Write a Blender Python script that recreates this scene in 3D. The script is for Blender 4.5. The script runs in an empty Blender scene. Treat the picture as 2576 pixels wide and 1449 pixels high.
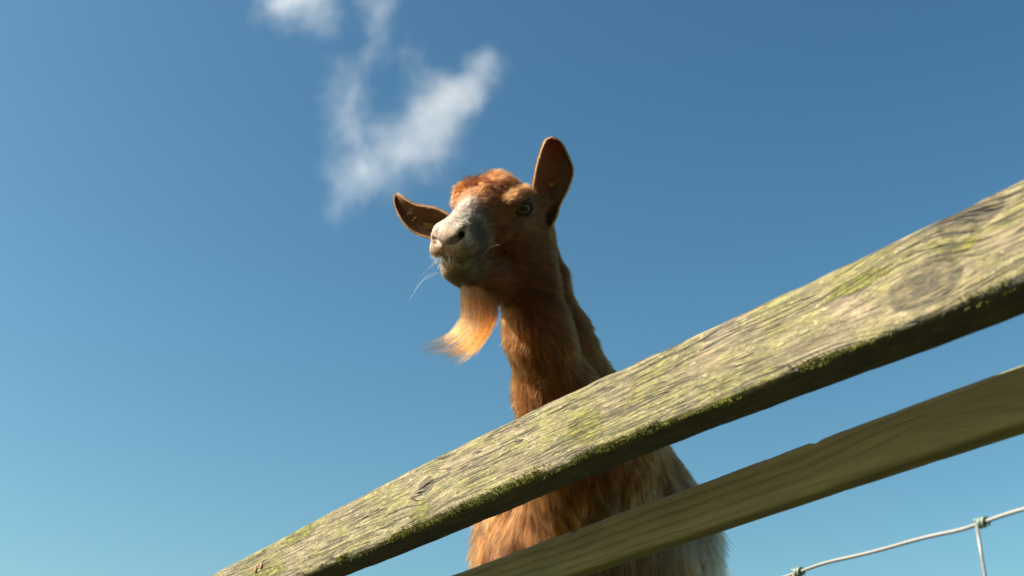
import bpy, bmesh, math, random
import numpy as np
from mathutils import Vector, Matrix, kdtree

rng = np.random.default_rng(7)
random.seed(7)
SC = bpy.context.scene
COL = SC.collection

# ------------------------------------------------------------------ camera, sky, sun, exposure
CAM_Z = 0.35
PITCH = math.radians(26.7)
FPX = 3167.0                       # focal length on a 2576 px wide frame
cam = bpy.data.cameras.new('camera')
cam.sensor_width = 36.0
cam.lens = 36.0 * FPX / 2576.0
cam.clip_start = 0.02
cam.clip_end = 20000
cam.dof.use_dof = True
cam.dof.focus_distance = 1.87
cam.dof.aperture_fstop = 6.3
camo = bpy.data.objects.new('camera', cam)
COL.objects.link(camo)
camo.location = (0, 0, CAM_Z)
camo.rotation_euler = (math.radians(90) + PITCH, 0, 0)
SC.camera = camo

SUN_H = np.array([-0.9703, -0.2419]); SUN_H = SUN_H / np.linalg.norm(SUN_H)
SUN_EL = math.radians(42)
SUN_DIR = np.array([SUN_H[0] * math.cos(SUN_EL), SUN_H[1] * math.cos(SUN_EL), math.sin(SUN_EL)])
world = bpy.data.worlds.new('World')
SC.world = world
world.use_nodes = True
wn = world.node_tree
wn.nodes.clear()
w_out = wn.nodes.new('ShaderNodeOutputWorld')
w_bg = wn.nodes.new('ShaderNodeBackground')
w_sky = wn.nodes.new('ShaderNodeTexSky')
w_sky.sky_type = 'NISHITA'
w_sky.sun_disc = False
w_sky.sun_elevation = SUN_EL
w_sky.sun_rotation = math.atan2(SUN_DIR[0], SUN_DIR[1])
w_sky.altitude = 0
w_sky.air_density = 1.2
w_sky.dust_density = 2.0
w_sky.ozone_density = 2.0
w_hs = wn.nodes.new('ShaderNodeHueSaturation')
w_hs.inputs['Hue'].default_value = 0.5
w_hs.inputs['Saturation'].default_value = 1.16
w_wb = wn.nodes.new('ShaderNodeMix'); w_wb.data_type = 'RGBA'; w_wb.blend_type = 'MULTIPLY'
w_wb.inputs[0].default_value = 1.0
w_wb.inputs[7].default_value = (0.573, 0.573, 0.473, 1)          # the camera's white balance and teal rendering of blue
wn.links.new(w_sky.outputs[0], w_wb.inputs[6])
w_gm = wn.nodes.new('ShaderNodeGamma')
w_gm.inputs[1].default_value = 1.5
wn.links.new(w_wb.outputs[2], w_gm.inputs[0])
wn.links.new(w_gm.outputs[0], w_hs.inputs['Color'])
wn.links.new(w_hs.outputs[0], w_bg.inputs['Color'])
w_bg.inputs['Strength'].default_value = 0.0605
wn.links.new(w_bg.outputs[0], w_out.inputs['Surface'])

sun = bpy.data.lights.new('sun', 'SUN')
sun.energy = 5.0
sun.angle = math.radians(0.53)
sun.color = (1.0, 0.93, 0.82)
suno = bpy.data.objects.new('sun', sun)
COL.objects.link(suno)
suno.location = (-3, -3, 6)
suno.rotation_euler = Vector(SUN_DIR).to_track_quat('Z', 'Y').to_euler()

SC.view_settings.view_transform = 'Standard'
SC.view_settings.look = 'None'
SC.view_settings.exposure = 1.85
SC.view_settings.gamma = 1.0
SC.view_settings.use_curve_mapping = False
SC.render.engine = 'CYCLES'
SC.cycles.use_denoising = True
SC.cycles.max_bounces = 10
SC.cycles.transmission_bounces = 8
SC.cycles.transparent_max_bounces = 16
SC.cycles_curves.shape = 'RIBBONS'
SC.cycles_curves.subdivisions = 2

# ------------------------------------------------------------------ helpers
CT, ST = math.cos(PITCH), math.sin(PITCH)
def unproj(x, y, d):
    """a point d metres in front of the camera that the photograph shows at (x, y) of a 2576 x 1449 frame"""
    x, y, d = np.broadcast_arrays(np.asarray(x, float), np.asarray(y, float), np.asarray(d, float))
    cx = (x - 1288.0) / FPX * d
    cu = -(y - 724.5) / FPX * d
    return np.stack([cx, d * CT - cu * ST, CAM_Z + d * ST + cu * CT], -1)
def cdir(r, u, f):
    v = np.array([r, f * CT - u * ST, f * ST + u * CT], float)
    return v / np.linalg.norm(v)

def sstep(a, b, x):
    t = np.clip((x - a) / (b - a), 0, 1)
    return t * t * (3 - 2 * t)

def vnoise(p, seed=0):
    """smooth value noise in [-1, 1]"""
    p = np.asarray(p, float)
    i = np.floor(p).astype(np.int64)
    f = p - i
    f = f * f * (3 - 2 * f)
    def h(ix, iy, iz):
        n = (ix * 374761393 + iy * 668265263 + iz * 2147483647 + seed * 1274126177) & 0xFFFFFFFF
        n = ((n ^ (n >> 13)) * 1274126177) & 0xFFFFFFFF
        n = n ^ (n >> 16)
        return (n & 0xFFFF) / 32767.5 - 1.0
    r = 0
    for dx in (0, 1):
        for dy in (0, 1):
            for dz in (0, 1):
                w = (f[..., 0] if dx else 1 - f[..., 0]) * (f[..., 1] if dy else 1 - f[..., 1]) * (f[..., 2] if dz else 1 - f[..., 2])
                r = r + w * h(i[..., 0] + dx, i[..., 1] + dy, i[..., 2] + dz)
    return r
def fbm(p, octv=3, seed=0):
    r, a = 0, 1.0
    for o in range(octv):
        r = r + a * vnoise(np.asarray(p) * (2 ** o), seed + o)
        a *= 0.5
    return r

def mesh_obj(name, verts, faces, mat=None, parent=None, smooth=True):
    me = bpy.data.meshes.new(name)
    verts = np.asarray(verts, float)
    if isinstance(faces, np.ndarray):
        me.vertices.add(len(verts)); me.vertices.foreach_set('co', verts.astype(np.float32).ravel())
        k = faces.shape[1]
        me.loops.add(faces.size); me.loops.foreach_set('vertex_index', faces.astype(np.int32).ravel())
        me.polygons.add(len(faces))
        me.polygons.foreach_set('loop_start', np.arange(0, faces.size, k, dtype=np.int32))
        me.update(calc_edges=True)
    else:
        me.from_pydata([tuple(v) for v in verts], [], [tuple(f) for f in faces])
    me.validate()
    if smooth:
        me.polygons.foreach_set('use_smooth', np.ones(len(me.polygons), bool))
    me.update()
    if mat is not None:
        me.materials.append(mat)
    o = bpy.data.objects.new(name, me)
    COL.objects.link(o)
    if parent is not None:
        o.parent = parent
    return o

def tag(o, label=None, cat=None, group=None, kind=None):
    if label: o['label'] = label
    if cat: o['category'] = cat
    if group: o['group'] = group
    if kind: o['kind'] = kind
    return o

def empty(name, loc, rz=0):
    o = bpy.data.objects.new(name, None)
    COL.objects.link(o)
    o.location = loc
    o.rotation_euler = (0, 0, rz)
    o.empty_display_size = 0.1
    return o

def tube(pts, rad, seg=8, cap=True):
    """verts, faces of a tube through pts with radius per point"""
    pts = np.asarray(pts, float)
    n = len(pts)
    rad = np.broadcast_to(np.asarray(rad, float), (n,))
    tan = np.gradient(pts, axis=0)
    tan /= np.linalg.norm(tan, axis=1)[:, None]
    up = np.array([0, 0, 1.0]) if abs(tan[0, 2]) < 0.9 else np.array([1.0, 0, 0])
    vs = []
    for i in range(n):
        s = np.cross(tan[i], up); s /= np.linalg.norm(s)
        b = np.cross(s, tan[i])
        up = b
        for k in range(seg):
            a = 2 * math.pi * k / seg
            vs.append(pts[i] + rad[i] * (math.cos(a) * s + math.sin(a) * b))
    fs = []
    for i in range(n - 1):
        for k in range(seg):
            k2 = (k + 1) % seg
            fs.append((i * seg + k, i * seg + k2, (i + 1) * seg + k2, (i + 1) * seg + k))
    if cap:
        fs.append(tuple(range(seg - 1, -1, -1)))
        fs.append(tuple((n - 1) * seg + k for k in range(seg)))
    return vs, fs

class NT:
    """short-hand for node trees"""
    def __init__(s, name):
        s.mat = bpy.data.materials.new(name)
        s.mat.use_nodes = True
        s.t = s.mat.node_tree
        s.t.nodes.clear()
        s.out = s.t.nodes.new('ShaderNodeOutputMaterial')
    def n(s, typ, **kw):
        nd = s.t.nodes.new(typ)
        for k, v in kw.items():
            setattr(nd, k, v)
        return nd
    def put(s, sock, v):
        if isinstance(v, bpy.types.NodeSocket):
            s.t.links.new(v, sock)
        elif v is not None:
            if hasattr(sock.default_value, '__len__') and not hasattr(v, '__len__'):
                v = (v,) * len(sock.default_value)
            if hasattr(v, '__len__') and len(v) == 3 and len(sock.default_value) == 4:
                v = (*v, 1)
            sock.default_value = v
    def m(s, op, a, b=None, c=None, clamp=False):
        nd = s.n('ShaderNodeMath', operation=op)
        nd.use_clamp = clamp
        for i, v in enumerate((a, b, c)):
            if v is not None:
                s.put(nd.inputs[i], v)
        return nd.outputs[0]
    def vm(s, op, a, b=None):
        nd = s.n('ShaderNodeVectorMath', operation=op)
        s.put(nd.inputs[0], a)
        if b is not None:
            s.put(nd.inputs[1], b)
        return nd.outputs['Value'] if op in ('LENGTH', 'DOT_PRODUCT', 'DISTANCE') else nd.outputs[0]
    def noise(s, vec, scale, detail=4, rough=0.55, dist=0.0, col=False):
        nd = s.n('ShaderNodeTexNoise')
        s.put(nd.inputs['Vector'], vec)
        nd.inputs['Scale'].default_value = scale
        nd.inputs['Detail'].default_value = detail
        nd.inputs['Roughness'].default_value = rough
        nd.inputs['Distortion'].default_value = dist
        return nd.outputs['Color' if col else 0]
    def voro(s, vec, scale, feat='F1', out='Distance', rnd=1.0):
        nd = s.n('ShaderNodeTexVoronoi', feature=feat)
        s.put(nd.inputs['Vector'], vec)
        nd.inputs['Scale'].default_value = scale
        nd.inputs['Randomness'].default_value = rnd
        return nd.outputs[out]
    def ramp(s, fac, a, b, lo=0.0, hi=1.0, smooth=True):
        nd = s.n('ShaderNodeMapRange', interpolation_type='SMOOTHSTEP' if smooth else 'LINEAR')
        s.put(nd.inputs[0], fac)
        for i, v in enumerate((a, b, lo, hi)):
            s.put(nd.inputs[i + 1], v)
        return nd.outputs[0]
    def mix(s, fac, a, b, mode='MIX'):
        nd = s.n('ShaderNodeMix', data_type='RGBA', blend_type=mode)
        s.put(nd.inputs[0], fac)
        s.put(nd.inputs[6], a)
        s.put(nd.inputs[7], b)
        return nd.outputs[2]
    def xyz(s, vec):
        nd = s.n('ShaderNodeSeparateXYZ')
        s.put(nd.inputs[0], vec)
        return nd.outputs
    def comb(s, x, y, z):
        nd = s.n('ShaderNodeCombineXYZ')
        for i, v in enumerate((x, y, z)):
            s.put(nd.inputs[i], v)
        return nd.outputs[0]
    def scale(s, vec, v3):
        return s.vm('MULTIPLY', vec, v3)
    def obj(s):
        return s.n('ShaderNodeTexCoord').outputs['Object']
    def bump(s, h, strength=0.5, dist=0.002, normal=None):
        nd = s.n('ShaderNodeBump')
        nd.inputs['Strength'].default_value = strength
        nd.inputs['Distance'].default_value = dist
        s.put(nd.inputs['Height'], h)
        if normal is not None:
            s.put(nd.inputs['Normal'], normal)
        return nd.outputs[0]
    def bsdf(s, color, rough=0.7, normal=None, **kw):
        nd = s.n('ShaderNodeBsdfPrincipled')
        s.put(nd.inputs['Base Color'], color)
        s.put(nd.inputs['Roughness'], rough)
        if normal is not None:
            s.put(nd.inputs['Normal'], normal)
        for k, v in kw.items():
            s.put(nd.inputs[k.replace('_', ' ')], v)
        s.t.links.new(nd.outputs[0], s.out.inputs['Surface'])
        return nd

# ------------------------------------------------------------------ ground: a grassy bank that rises to the fence
FN = np.array([0.8137, 0.5812])                 # horizontal, from the camera into the paddock, square to the fence
FA = np.array([0.5812, -0.8137])                # along the fence
FROT = math.atan2(FA[1], FA[0])
def ground_z(x, y):
    d = x * FN[0] + y * FN[1]
    r = np.hypot(x, y)
    z = 0.22 * sstep(-0.2, 1.0, d) + 0.03 * sstep(1.0, 2.0, d)
    return z + 0.015 * np.sin(x * 2.3 + 1) * np.cos(y * 1.9) * sstep(60, 5, r) - 0.002 * np.minimum(r, 400)

def build_ground():
    radii = np.concatenate([[0.0], 0.25 * 1.16 ** np.arange(0, 68)])
    nseg = 72
    vs = [(0, 1.0, ground_z(0, 1.0))]
    for r in radii[1:]:
        for k in range(nseg):
            a = 2 * math.pi * k / nseg
            x, y = r * math.cos(a), 1.0 + r * math.sin(a)
            vs.append((x, y, float(ground_z(x, y))))
    fs = [(0, 1 + k, 1 + (k + 1) % nseg) for k in range(nseg)]
    for i in range(len(radii) - 2):
        a0, b0 = 1 + i * nseg, 1 + (i + 1) * nseg
        for k in range(nseg):
            k2 = (k + 1) % nseg
            fs.append((a0 + k, b0 + k, b0 + k2, a0 + k2))
    m = NT('grass_ground')
    o = m.obj()
    a = m.noise(o, 3.0, 6, 0.65)
    b = m.noise(o, 60.0, 4, 0.7)
    c = m.mix(m.ramp(a, 0.35, 0.65), (0.030, 0.040, 0.007, 1), (0.060, 0.060, 0.016, 1))
    c = m.mix(m.ramp(b, 0.3, 0.7), m.mix(0.5, c, (0.016, 0.022, 0.004, 1)), c)
    m.bsdf(c, 0.9, m.bump(b, 0.9, 0.02))
    g = mesh_obj('ground', vs, fs, m.mat)
    tag(g, 'grass bank rising gently to the fence and the paddock behind it', 'ground', kind='structure')
build_ground()

# ------------------------------------------------------------------ fence
FENCE_C = FN * 0.94
fence = empty('wooden_fence', (FENCE_C[0], FENCE_C[1], CAM_Z), FROT)
tag(fence, 'weathered rail fence with a mossy thick top rail and a thin smooth batten below', 'fence')
# local axes of the fence: x along it (towards the right), y into the paddock, z up from camera height

def wood_top():
    m = NT('weathered_rail')
    o = m.obj()
    x, y, z = m.xyz(o)[:3]
    zz = m.m('ADD', z, m.m('MULTIPLY', y, 0.45))
    # grain flows round the knots
    knots = [(-1.534, 0.575, 0.032, 0.020), (-0.640, 0.541, 0.062, 0.034), (-0.580, 0.588, 0.060, 0.024), (-2.9, 0.56, 0.05, 0.02)]
    zw, kmask, kdist = zz, 0.0, 9.0
    for (kx, kz, a, b) in knots:
        dx = m.m('DIVIDE', m.m('SUBTRACT', x, kx), a)
        dz = m.m('DIVIDE', m.m('SUBTRACT', zz, kz), b)
        d2 = m.m('ADD', m.m('MULTIPLY', dx, dx), m.m('MULTIPLY', dz, dz))
        w = m.m('POWER', 2.718, m.m('MULTIPLY', d2, -0.6))
        zw = m.m('SUBTRACT', zw, m.m('MULTIPLY', m.m('MULTIPLY', m.m('SUBTRACT', zz, kz), 0.85), w))
        kmask = m.m('MAXIMUM', kmask, w)
        kdist = m.m('MINIMUM', kdist, m.m('SQRT', d2))
    wob = m.noise(m.scale(o, (2.2, 1, 6)), 1.0, 3, 0.5)
    zw = m.m('ADD', zw, m.m('MULTIPLY', wob, 0.016))
    g = m.comb(m.m('MULTIPLY', x, 0.045), m.m('MULTIPLY', y, 0.6), zw)
    grain = m.noise(g, 260.0, 5, 0.62)
    grain2 = m.noise(g, 95.0, 3, 0.5)
    gc = m.comb(m.m('MULTIPLY', x, 0.032), m.m('MULTIPLY', y, 0.3), zw)
    crackn = m.noise(gc, 120.0, 2, 0.4)
    crackw = m.noise(m.scale(o, (3, 3, 14)), 1.0, 2, 0.5)
    crack = m.m('ABSOLUTE', m.m('SUBTRACT', crackn, 0.5))
    crack = m.ramp(crack, 0.004, 0.022, 1, 0)
    crack = m.m('MULTIPLY', crack, m.ramp(crackw, 0.40, 0.52))
    crk2 = m.m('ABSOLUTE', m.m('SUBTRACT', m.noise(m.comb(m.m('MULTIPLY', x, 0.02), m.m('MULTIPLY', y, 0.3), zw), 230.0, 2, 0.4), 0.5))
    crk2 = m.m('MULTIPLY', m.ramp(crk2, 0.004, 0.03, 1, 0), m.ramp(m.noise(m.scale(o, (2.2, 3, 20)), 1.0, 3, 0.6), 0.42, 0.58))
    crack = m.m('MAXIMUM', crack, m.m('MULTIPLY', crk2, 0.85))
    # colours
    base = m.mix(m.ramp(grain, 0.3, 0.7), (0.105, 0.08, 0.04, 1), (0.27, 0.215, 0.12, 1))
    base = m.mix(m.ramp(grain2, 0.35, 0.65, 0, 0.55), base, (0.185, 0.145, 0.075, 1))
    # bare silver-pink wood
    bare = m.noise(m.scale(o, (9, 9, 26)), 1.0, 5, 0.62)
    bare_m = m.ramp(bare, 0.52, 0.64)
    base = m.mix(m.m('MULTIPLY', bare_m, 0.75), base, m.mix(m.ramp(grain, 0.3, 0.7), (0.13, 0.098, 0.065, 1), (0.36, 0.272, 0.172, 1)))
    # green algae film
    alg = m.noise(m.scale(o, (10, 10, 18)), 1.0, 6, 0.68)
    alg_f = m.noise(m.scale(o, (130, 130, 200)), 1.0, 3, 0.6)
    alg_m = m.m('MULTIPLY', m.ramp(alg, 0.39, 0.60), m.ramp(alg_f, 0.25, 0.55, 0.45, 1.0))
    algc = m.mix(m.ramp(alg_f, 0.3, 0.7), (0.105, 0.102, 0.014, 1), (0.225, 0.205, 0.044, 1))
    base = m.mix(m.m('MULTIPLY', alg_m, 0.80), base, algc)
    # crusty pale lichen scales
    ld = m.vm('ADD', m.scale(o, (1, 1, 1.5)), m.scale(m.noise(o, 120.0, 2, 0.5, col=True), (0.006, 0.006, 0.006)))
    fl = m.noise(m.scale(ld, (70, 110, 170)), 1.0, 5, 0.68)
    larea = m.noise(m.scale(o, (16, 16, 24)), 1.0, 4, 0.6)
    lich = m.m('MULTIPLY', m.ramp(m.m('ADD', fl, m.m('MULTIPLY', m.m('SUBTRACT', larea, 0.5), 0.55)), 0.555, 0.62), m.ramp(kmask, 0.3, 0.8, 1, 0.35))
    lv = m.voro(ld, 62.0)
    lsel = m.xyz(m.voro(ld, 62.0, out='Color'))[0]
    spot = m.m('MULTIPLY', m.ramp(lv, 0.22, 0.36, 1, 0), m.m('MULTIPLY', m.ramp(lsel, 0.72, 0.76), m.ramp(larea, 0.42, 0.52)))
    lich = m.m('MAXIMUM', lich, m.m('MULTIPLY', spot, m.ramp(fl, 0.35, 0.55)))
    lichc = m.mix(m.ramp(m.noise(o, 40.0, 3), 0.35, 0.65), (0.22, 0.21, 0.08, 1), (0.38, 0.32, 0.20, 1))
    base = m.mix(m.m('MULTIPLY', lich, 0.8), base, lichc)
    pits = m.m('MULTIPLY', m.ramp(m.noise(m.scale(ld, (60, 90, 210)), 1.0, 4, 0.65), 0.60, 0.68), 0.75)
    base = m.mix(pits, base, (0.055, 0.045, 0.018, 1))
    # bright moss stains next to the knots
    moss = 0.0
    for (mx, mz, a, b) in [(-1.548, 0.538, 0.032, 0.022), (-1.160, 0.556, 0.042, 0.024), (-0.602, 0.576, 0.026, 0.026), (-2.10, 0.545, 0.12, 0.03), (-0.72, 0.575, 0.045, 0.010), (-1.95, 0.60, 0.07, 0.02)]:
        dx = m.m('DIVIDE', m.m('SUBTRACT', x, mx), a)
        dz = m.m('DIVIDE', m.m('SUBTRACT', zz, mz), b)
        d2 = m.m('ADD', m.m('MULTIPLY', dx, dx), m.m('MULTIPLY', dz, dz))
        moss = m.m('MAXIMUM', moss, m.m('POWER', 2.718, m.m('MULTIPLY', d2, -1.0)))
    mn = m.noise(m.scale(o, (60, 60, 90)), 1.0, 5, 0.7)
    moss_m = m.ramp(m.m('ADD', moss, m.m('MULTIPLY', m.m('SUBTRACT', mn, 0.5), 1.5)), 0.34, 0.62)
    base = m.mix(m.m('MULTIPLY', moss_m, 0.94), base, m.mix(m.ramp(mn, 0.35, 0.65), (0.072, 0.076, 0.005, 1), (0.20, 0.185, 0.012, 1)))
    # knots: dark rings with a pale rim
    kn = m.noise(m.scale(o, (30, 30, 45)), 1.0, 4, 0.65, 0.8)
    kdist = m.m('ADD', kdist, m.m('MULTIPLY', m.m('SUBTRACT', kn, 0.5), 0.5))
    ring = m.m('SINE', m.m('ADD', m.m('MULTIPLY', kdist, 13.0), m.m('MULTIPLY', mn, 5.0)))
    kc = m.mix(m.ramp(ring, -0.6, 0.8), (0.036, 0.027, 0.015, 1), (0.105, 0.079, 0.04, 1))
    kin = m.m('MULTIPLY', m.ramp(kdist, 0.45, 1.0, 1, 0), m.ramp(mn, 0.30, 0.62, 0.75, 1.0))
    base = m.mix(m.m('MULTIPLY', kin, 0.92), base, kc)
    rim = m.m('MULTIPLY', m.ramp(kdist, 0.62, 0.74), m.ramp(kdist, 0.74, 0.92, 1, 0))
    base = m.mix(m.m('MULTIPLY', rim, m.ramp(mn, 0.4, 0.6, 0.0, 0.75)), base, (0.29, 0.23, 0.13, 1))
    # underside shade painted into the colour, near-black with a ragged border
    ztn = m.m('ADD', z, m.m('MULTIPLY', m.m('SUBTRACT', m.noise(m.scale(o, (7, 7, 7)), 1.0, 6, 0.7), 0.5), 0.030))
    under_shade = m.m('MAXIMUM', m.ramp(ztn, 0.5085, 0.5135, 1, 0), m.ramp(y, 0.004, 0.010))
    base = m.mix(m.m('MULTIPLY', under_shade, 0.85), base, m.mix(m.ramp(mn, 0.4, 0.7), (0.016, 0.014, 0.007, 1), (0.040, 0.042, 0.010, 1)))
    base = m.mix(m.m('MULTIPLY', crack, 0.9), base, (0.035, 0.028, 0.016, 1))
    base = m.mix(1.0, base, m.ramp(m.noise(m.scale(o, (26, 40, 150)), 1.0, 5, 0.7), 0.30, 0.70, 0.33, 0.94), 'MULTIPLY')
    h = m.m('ADD', m.m('MULTIPLY', grain, 0.5), m.m('MULTIPLY', grain2, 0.5))
    h = m.m('ADD', h, m.m('MULTIPLY', lich, 0.45))
    h = m.m('ADD', h, m.m('MULTIPLY', alg_m, m.m('MULTIPLY', alg_f, 0.5)))
    h = m.m('ADD', h, m.m('MULTIPLY', moss_m, m.m('MULTIPLY', mn, 0.9)))
    h = m.m('SUBTRACT', h, m.m('MULTIPLY', crack, 1.8))
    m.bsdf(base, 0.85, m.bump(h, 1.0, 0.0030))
    return m.mat

def wood_low():
    m = NT('planed_batten')
    o = m.obj()
    x, y, z = m.xyz(o)[:3]
    zz = m.m('ADD', z, m.m('MULTIPLY', y, 0.5))
    zw = zz
    kd = 9.0
    for (kx, kz, a, b, c) in [(-0.77, 0.530, 0.10, 0.032, 0.95), (-1.9, 0.585, 0.09, 0.03, 0.8), (-0.60, 0.565, 0.07, 0.03, 0.8)]:
        dx = m.m('DIVIDE', m.m('SUBTRACT', x, kx), a)
        dz = m.m('DIVIDE', m.m('SUBTRACT', zz, kz), b)
        d2 = m.m('ADD', m.m('MULTIPLY', dx, dx), m.m('MULTIPLY', dz, dz))
        w = m.m('POWER', 2.718, m.m('MULTIPLY', d2, -0.8))
        zw = m.m('SUBTRACT', zw, m.m('MULTIPLY', m.m('MULTIPLY', m.m('SUBTRACT', zz, kz), c), w))
        kd = m.m('MINIMUM', kd, d2)
    wob = m.noise(m.scale(o, (1.3, 1, 3)), 1.0, 2, 0.5)
    zw = m.m('ADD', zw, m.m('MULTIPLY', wob, 0.03))
    ph = m.m('MULTIPLY', zw, 480.0)
    ph = m.m('ADD', ph, m.m('MULTIPLY', m.noise(m.comb(m.m('MULTIPLY', x, 0.6), y, zw), 25.0, 3, 0.5), 4.0))
    saw = m.m('FRACT', m.m('DIVIDE', ph, 6.283))
    line = m.m('MULTIPLY', m.ramp(saw, 0.35, 0.92), m.ramp(saw, 0.94, 1.0, 1, 0))
    g = m.comb(m.m('MULTIPLY', x, 0.03), m.m('MULTIPLY', y, 0.3), zw)
    fine = m.noise(g, 420.0, 4, 0.6)
    blotch = m.noise(m.scale(o, (5, 8, 16)), 1.0, 4, 0.6)
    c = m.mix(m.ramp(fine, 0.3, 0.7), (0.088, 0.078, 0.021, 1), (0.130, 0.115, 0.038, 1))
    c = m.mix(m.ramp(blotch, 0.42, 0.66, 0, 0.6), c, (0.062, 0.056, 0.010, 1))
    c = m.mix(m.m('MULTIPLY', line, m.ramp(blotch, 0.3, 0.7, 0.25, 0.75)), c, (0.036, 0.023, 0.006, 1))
    sp = m.ramp(m.noise(m.scale(o, (80, 80, 140)), 1.0, 2, 0.5), 0.70, 0.76)
    c = m.mix(m.m('MULTIPLY', sp, 0.5), c, (0.03, 0.022, 0.008, 1))
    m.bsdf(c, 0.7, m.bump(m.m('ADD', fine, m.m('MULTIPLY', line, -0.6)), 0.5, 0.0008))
    return m.mat

def rail_mesh(name, mat, x0, x1, step, ztop, zbot, y0, y1, rad, ns, relief, seed, parent):
    """one board: rounded-rectangle section swept along x, uneven like sawn and weathered timber"""
    xs = np.arange(x0, x1 + step, step)
    # section parameter: (fy, fz) in 0..1 plus outward normal
    pts, nor = [], []
    nz_, ny_ = ns
    W, H = y1 - y0, 0.1
    def side(pa, pb, na, n):
        for i in range(n):
            t = i / n
            pts.append((pa[0] + (pb[0] - pa[0]) * t, pa[1] + (pb[1] - pa[1]) * t))
            nor.append(na)
    side((0, 0), (0, 1), (-1, 0), nz_)
    side((0, 1), (1, 1), (0, 1), ny_)
    side((1, 1), (1, 0), (1, 0), nz_)
    side((1, 0), (0, 0), (0, -1), ny_)
    P = np.array(pts)
    zt, zb = ztop(xs), zbot(xs)
    Y = y0 + P[None, :, 0] * W + 0 * xs[:, None]
    Z = zb[:, None] + P[None, :, 1] * (zt - zb)[:, None]
    X = xs[:, None] + 0 * Y
    # round the corners: superellipse pull
    cy, cz = (y0 + y1) / 2, ((zt + zb) / 2)[:, None]
    hy, hz = W / 2, ((zt - zb) / 2)[:, None]
    ry, rz = (Y - cy), (Z - cz)
    ey = np.maximum(np.abs(ry) - (hy - rad), 0)
    ez = np.maximum(np.abs(rz) - (hz - rad), 0)
    l = np.hypot(ey, ez)
    s = np.where(l > rad, rad / np.maximum(l, 1e-9), 1.0)
    Y = cy + np.sign(ry) * (np.minimum(np.abs(ry), hy - rad) + ey * s)
    Z = cz + np.sign(rz) * (np.minimum(np.abs(rz), hz - rad) + ez * s)
    d = np.stack([Y - cy + 0 * Z, Z - cz], -1)
    d /= np.maximum(np.linalg.norm(d, axis=-1, keepdims=True), 1e-6)
    q = np.stack([X, Y, Z], -1)
    edge = sstep(0.0, rad * 1.2, np.minimum(ey, ez) + 0.35 * np.maximum(ey, ez))
    r = relief[0] * fbm(q * np.array([3.0, 18, 18]), 3, seed) + relief[1] * fbm(q * np.array([22.0, 160, 160]), 2, seed + 9)
    r = r - relief[2] * edge * np.maximum(0, fbm(q * np.array([24.0, 40, 40]), 3, seed + 4))
    Y = Y + d[..., 0] * r
    Z = Z + d[..., 1] * r
    V = np.stack([X, Y, Z], -1)
    n, k = V.shape[:2]
    idx = np.arange(n * k).reshape(n, k)
    a = idx[:-1]; b = idx[1:]
    F = np.stack([a, np.roll(a, -1, 1), np.roll(b, -1, 1), b], -1).reshape(-1, 4)
    V = V.reshape(-1, 3)
    faces = [tuple(f) for f in F] + [tuple(idx[0][::-1]), tuple(idx[-1])]
    # (ends are plain sawn faces)
    return mesh_obj(name, V, faces, mat, parent)

RT_TOP = lambda x: np.interp(x, [-4.3, -2.33, -1.62, -1.135, -0.90, -0.65, -0.5, 2.0], [0.60, 0.602, 0.615, 0.6125, 0.6045, 0.602, 0.600, 0.60])
RT_BOT = lambda x: np.interp(x, [-4.3, -2.0, -1.6, -1.1, -0.52, 2.0], [0.518, 0.519, 0.5145, 0.5165, 0.500, 0.498])
def smooth1(f):
    return lambda x: np.mean([f(x + d) for d in np.linspace(-0.16, 0.16, 9)], axis=0)
M_TOP = wood_top()
M_LOW = wood_low()
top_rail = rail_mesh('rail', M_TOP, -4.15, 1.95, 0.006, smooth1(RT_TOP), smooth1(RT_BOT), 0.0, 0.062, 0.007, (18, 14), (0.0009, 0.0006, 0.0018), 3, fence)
tag(top_rail, 'thick weathered top rail, pale wood with green algae, lichen and moss')
RL_TOP = lambda x: np.interp(x, [-4.3, -1.6, -1.2, -0.8, 2.0], [0.500, 0.501, 0.502, 0.503, 0.503])
RL_BOT = lambda x: np.interp(x, [-4.3, -1.6, -1.2, -0.8, 2.0], [0.441, 0.440, 0.440, 0.442, 0.442])
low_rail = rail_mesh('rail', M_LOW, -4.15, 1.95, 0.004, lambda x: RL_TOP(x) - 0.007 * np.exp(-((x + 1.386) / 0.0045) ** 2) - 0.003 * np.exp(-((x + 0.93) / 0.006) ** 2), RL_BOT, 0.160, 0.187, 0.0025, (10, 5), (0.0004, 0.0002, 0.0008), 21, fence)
tag(low_rail, 'thin smooth lower rail with curved grain lines, in shade')

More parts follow.
